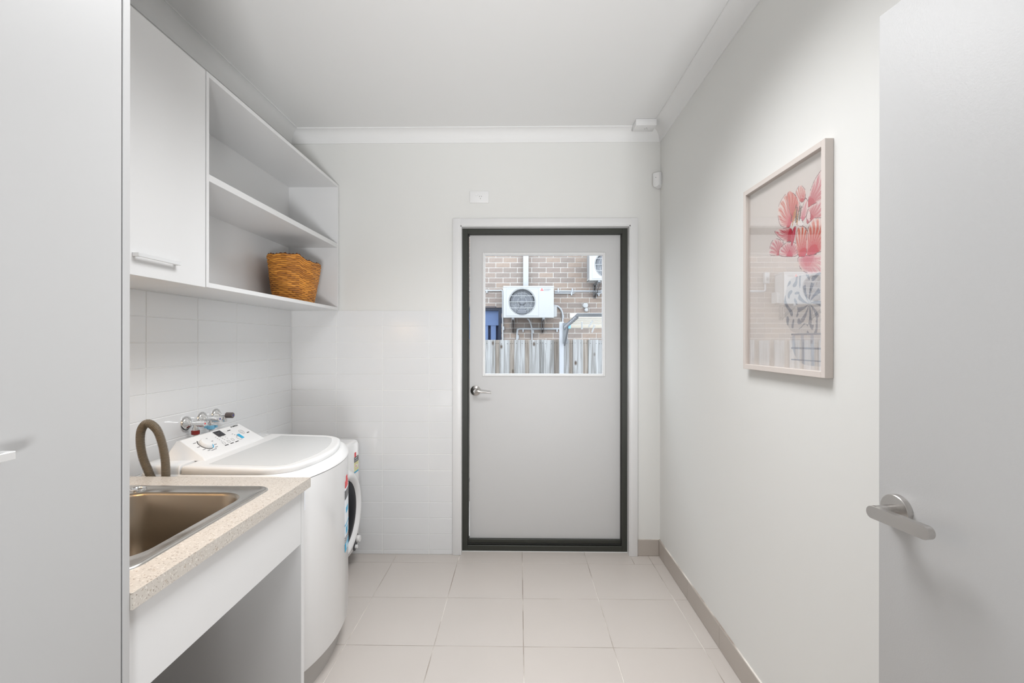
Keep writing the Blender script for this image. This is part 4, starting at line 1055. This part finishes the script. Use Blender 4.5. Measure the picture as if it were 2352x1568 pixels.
    if logo:
        lx, lz = x0+W*0.735, z1-0.078
        for cx_, cz_, a in ((0.024, 0.028, 0), (0.010, 0.006, 2*PI/3), (0.038, 0.006, -2*PI/3)):
            a = {0: PI/2}.get(a, PI/2+a); c, s = math.cos(a), math.sin(a)
            tb = bmesh.new(); O2 = (lx+0.024, lz+0.014)
            pts = [(0, 0), (0.014, 0.0095), (0.028, 0), (0.014, -0.0095)]
            pp = [(O2[0]+p*c-q_*s, O2[1]+p*s+q_*c) for p, q_ in pts]
            loft(tb, [[(x, y0-0.0006, z) for x, z in pp], [(x, y0+0.0006, z) for x, z in pp]], True, True); fixn(tb); merge(bm, tb, mi=0)
        text_bm(bm, 'MITSUBISHI', (lx+0.054, y0-0.001, lz+0.016), (1, 0, 0), (0, 0, 1), 0.022, mi=1); text_bm(bm, 'ELECTRIC', (lx+0.054, y0-0.001, lz-0.003), (1, 0, 0), (0, 0, 1), 0.022, mi=1)
        obj('logo', bm, [M['red'], M['greyprint']], t, smooth=False)
    else: bm.free()
    return t
ac_unit(-0.257, 1.763, 'white outdoor air conditioner with red logo in the middle of the brick wall')
ac_unit(1.120, 2.353, 'white outdoor air conditioner cut off at upper right of the door glass', y0=7.62)
ac_unit(-3.28, 1.985, 'white outdoor air conditioner seen only as a reflection in the picture glass')

# ---- conduits, clipped to the wall
def conduit(label, pts, r, clips=(), m=None, nm='conduit'):
    t = thing(nm, label, 'conduit', pts[0])
    obj('pipe', tube(B(), pts, r, 10), m or M['pvc'], t)
    for (x, z) in clips:
        obj('saddle_clip', bx(x-0.012, x+0.012, HY-0.035, HY, z-r-0.028, z+r+0.006, 0.003, 1), m or M['pvc'], t)
    return t
cy = HY-0.018
def W(pts, k=6): return smoothpath([(x, cy, z) for x, z in pts], k)
conduit('grey conduit running left of the middle air conditioner', [(-1.4, cy, 2.248), (-0.33, cy, 2.248)], 0.013, [(-0.55, 2.248)])
conduit('grey vertical conduit along the left side of the middle air conditioner', W([(-0.33, 2.25), (-0.30, 2.25), (-0.285, 2.23), (-0.28, 2.18), (-0.28, 1.6), (-0.28, 0.6)]), 0.013, [(-0.265, 1.62)])
conduit('grey conduit running right between two air conditioners', [(0.60, cy, 2.238), (2.4, cy, 2.238)], 0.014, [(0.66, 2.262), (0.90, 2.262)])
conduit('short grey conduit just right of the middle air conditioner', [(0.60, cy, 2.205), (0.93, cy, 2.205)], 0.012, [(0.885, 2.205)])
conduit('grey pipe bend below the upper right air conditioner', W([(1.38, 2.26), (1.40, 2.225), (1.36, 2.20), (1.30, 2.195)]), 0.014, [(1.345, 2.195)])
conduit('curved grey pipe leaving the right side of the middle air conditioner', W([(0.58, 1.995), (0.66, 1.975), (0.72, 1.90), (0.735, 1.80), (0.73, 1.60), (0.73, 0.8)]), 0.016, [(0.745, 1.82)])
conduit('grey conduit bending down below the middle air conditioner', W([(0.70, 1.600), (0.2, 1.600), (0.03, 1.600), (-0.02, 1.590), (-0.035, 1.54), (-0.035, 1.2), (-0.035, 0.6)]), 0.017, [(0.065, 1.590), (0.64, 1.590), (-0.02, 1.47)])
conduit('thin beige drain tube hanging from the middle air conditioner', smoothpath([(0.14, HY-0.25, 1.755), (0.17, HY-0.15, 1.73), (0.20, HY-0.05, 1.66), (0.215, cy, 1.55), (0.215, cy, 1.3), (0.215, cy, 0.7)], 6), 0.012, [(0.235, 1.56)], nm='drain_tube')
conduit('pale conduit seen only in the picture glass beside the reflected air conditioner', W([(-1.45, 2.235), (-2.2, 2.235), (-2.33, 2.235), (-2.36, 2.26), (-2.36, 2.36)]), 0.016)
t = thing('isolator_switch', 'white isolator box seen only in the picture glass beside the reflected air conditioner', 'switch box', (-2.37, HY, 2.36))
obj('box', bx(-2.41, -2.33, HY-0.07, HY, 2.36, 2.55, 0.006), M['acwhite'], t); obj('lever', bx(-2.385, -2.355, HY-0.085, HY-0.07, 2.41, 2.46, 0.003), M['galv'], t)
# wall light with sensor
t = thing('outdoor_light', 'round white wall light with small sensor on the brick wall', 'wall light', (1.13, HY, 1.96))
obj('lamp_head', lathe(B(), (1.118, HY-0.002, 1.995), (0, -1, 0), [(0, 0.046), (0.04, 0.046), (0.055, 0.040), (0.060, 0.025), (0.062, 0.004)], 28), M['acwhite'], t)
obj('sensor', lathe(B(), (1.132, HY-0.002, 1.920), (0, -1, 0), [(0, 0.033), (0.05, 0.033), (0.065, 0.026), (0.070, 0.010)], 24), M['acwhite'], t)

# ---- paling fence
FYY = 5.0; FZ = 1.400
fence = thing('paling_fence', 'weathered grey timber paling fence outside below the brick wall', 'fence', (-1.0, FYY, GZ))
per = 0.154; rf_ = random.Random(11)
def nails(bm, x0, x1, y, z):
    for xk in (x0+0.022, x1-0.022):
        lathe(bm, (xk, y, z), (0, -1, 0), [(0, 0.0035), (0.0016, 0.003)], 8, mi=1)
k = -18
while -0.358+k*per < 2.2:
    xa = -0.358+k*per+rf_.uniform(-0.004, 0.004); zt = FZ+rf_.uniform(-0.004, 0.004)
    bm = B(); box(bm, xa, xa+0.106+rf_.uniform(-0.004, 0.004), FYY-0.014, FYY, GZ, zt, 0.0015, 1); nails(bm, xa, xa+0.104, FYY-0.014, zt-0.038)
    obj('paling', bm, [M['paling'], M['black']], fence, smooth=False)
    xb = xa+0.085; zt = FZ+rf_.uniform(-0.006, 0.003)
    bm = B(); box(bm, xb, xb+0.095, FYY+0.001, FYY+0.015, GZ, zt, 0.0015, 1); nails(bm, xb+0.01, xb+0.075, FYY+0.001, zt-0.036)
    obj('paling', bm, [M['paling2'] if rf_.random() < 0.7 else M['paling'], M['black']], fence, smooth=False)
    k += 1
bm = B()
for z in (0.1, 0.65, 1.15): box(bm, -3.2, 2.3, FYY+0.016, FYY+0.06, z, z+0.09)
obj('rails', bm, M['paling2'], fence, smooth=False)

# ---- folding clothesline on its post
cl = thing('folding_clothesline', 'grey metal folding clothesline on a pale post at the fence', 'clothesline', (0.44, FYY-0.03, GZ))
obj('post', bx(0.418, 0.462, FYY-0.062, FYY-0.018, GZ, 1.585, 0.002, 1), M['postgrey'], cl)
obj('bracket', bx(0.452, 0.500, FYY-0.075, FYY-0.020, 1.36, 1.575, 0.002, 1), M['galv'], cl)
A1 = Vector((0.468, FYY-0.07, 1.525)); A2 = Vector((0.478, FYY-1.10, 1.590))
def bar(bm, a, b, w, h):
    a, b = Vector(a), Vector(b); d = (b-a).normalized(); s = Vector((1, 0, 0)); s = (s-d*s.dot(d)).normalized(); u = s.cross(d).normalized()
    t = bmesh.new(); lo = [[p+s*(w/2)*i+u*(h/2)*j for i, j in ((-1, -1), (1, -1), (1, 1), (-1, 1))] for p in (a, b)]
    loft(t, lo, True, True); fixn(t); return merge(bm, t)
arm = obj('arm', bar(B(), A1, A2, 0.012, 0.040), M['galv'], cl, smooth=False)
bm = B()
for k in range(9):
    p = A1.lerp(A2, 0.08+0.1*k); box(bm, p.x-0.0075, p.x+0.0075, p.y-0.03, p.y+0.03, p.z-0.007, p.z+0.007)
obj('line_slots', bm, M['postgrey'], arm, smooth=False)
obj('front_bar', bx(0.470, 1.90, A2.y-0.018, A2.y+0.018, 1.583, 1.611, 0.003, 1), M['galv'], cl)
obj('far_arm', bar(B(), (1.86, FYY-0.07, 1.525), (1.86, FYY-1.10, 1.590), 0.012, 0.040), M['galv'], cl, smooth=False)
obj('brace', bar(B(), (0.466, FYY-0.085, 1.345), (0.474, FYY-0.42, 1.535), 0.016, 0.020), M['galv'], cl, smooth=False)
obj('clip', bx(0.472, 0.490, FYY-0.46, FYY-0.40, 1.505, 1.545, 0.002, 1), M['bluecap'], cl, label='small pale blue plastic clip')
bm = B()
for yy, zz in ((FYY-0.30, 1.553), (FYY-0.55, 1.568), (FYY-0.80, 1.585)): tube(bm, [(0.475, yy, zz-0.008), (1.86, yy, zz-0.008)], 0.0011, 5)
obj('lines', bm, M['acwhite'], cl)
for k, (x, y, z, a, l_) in enumerate(((0.585, FYY-0.55, 1.530, 0.0, 'upright white peg hanging on the clothesline nearest its post'), (0.665, FYY-0.55, 1.545, -0.55, 'upper tilted white peg hanging on the clothesline'), (0.690, FYY-0.55, 1.500, -0.35, 'lower tilted white peg hanging on the clothesline'))):
    t = thing('clothes_peg', l_, 'peg', (x, y, z-0.03), 'pegs on the clothesline')
    Mx = Matrix.Translation((x, y, z)) @ Matrix.Rotation(-a, 4, 'Y')
    for s in (-1, 1): obj('jaw', box(B(), -0.007, 0.007, s*0.005-0.003, s*0.005+0.003, -0.036, 0.036, 0.001, 1, M4=Mx), M['acwhite'], t)
print('objects', len(bpy.data.objects))
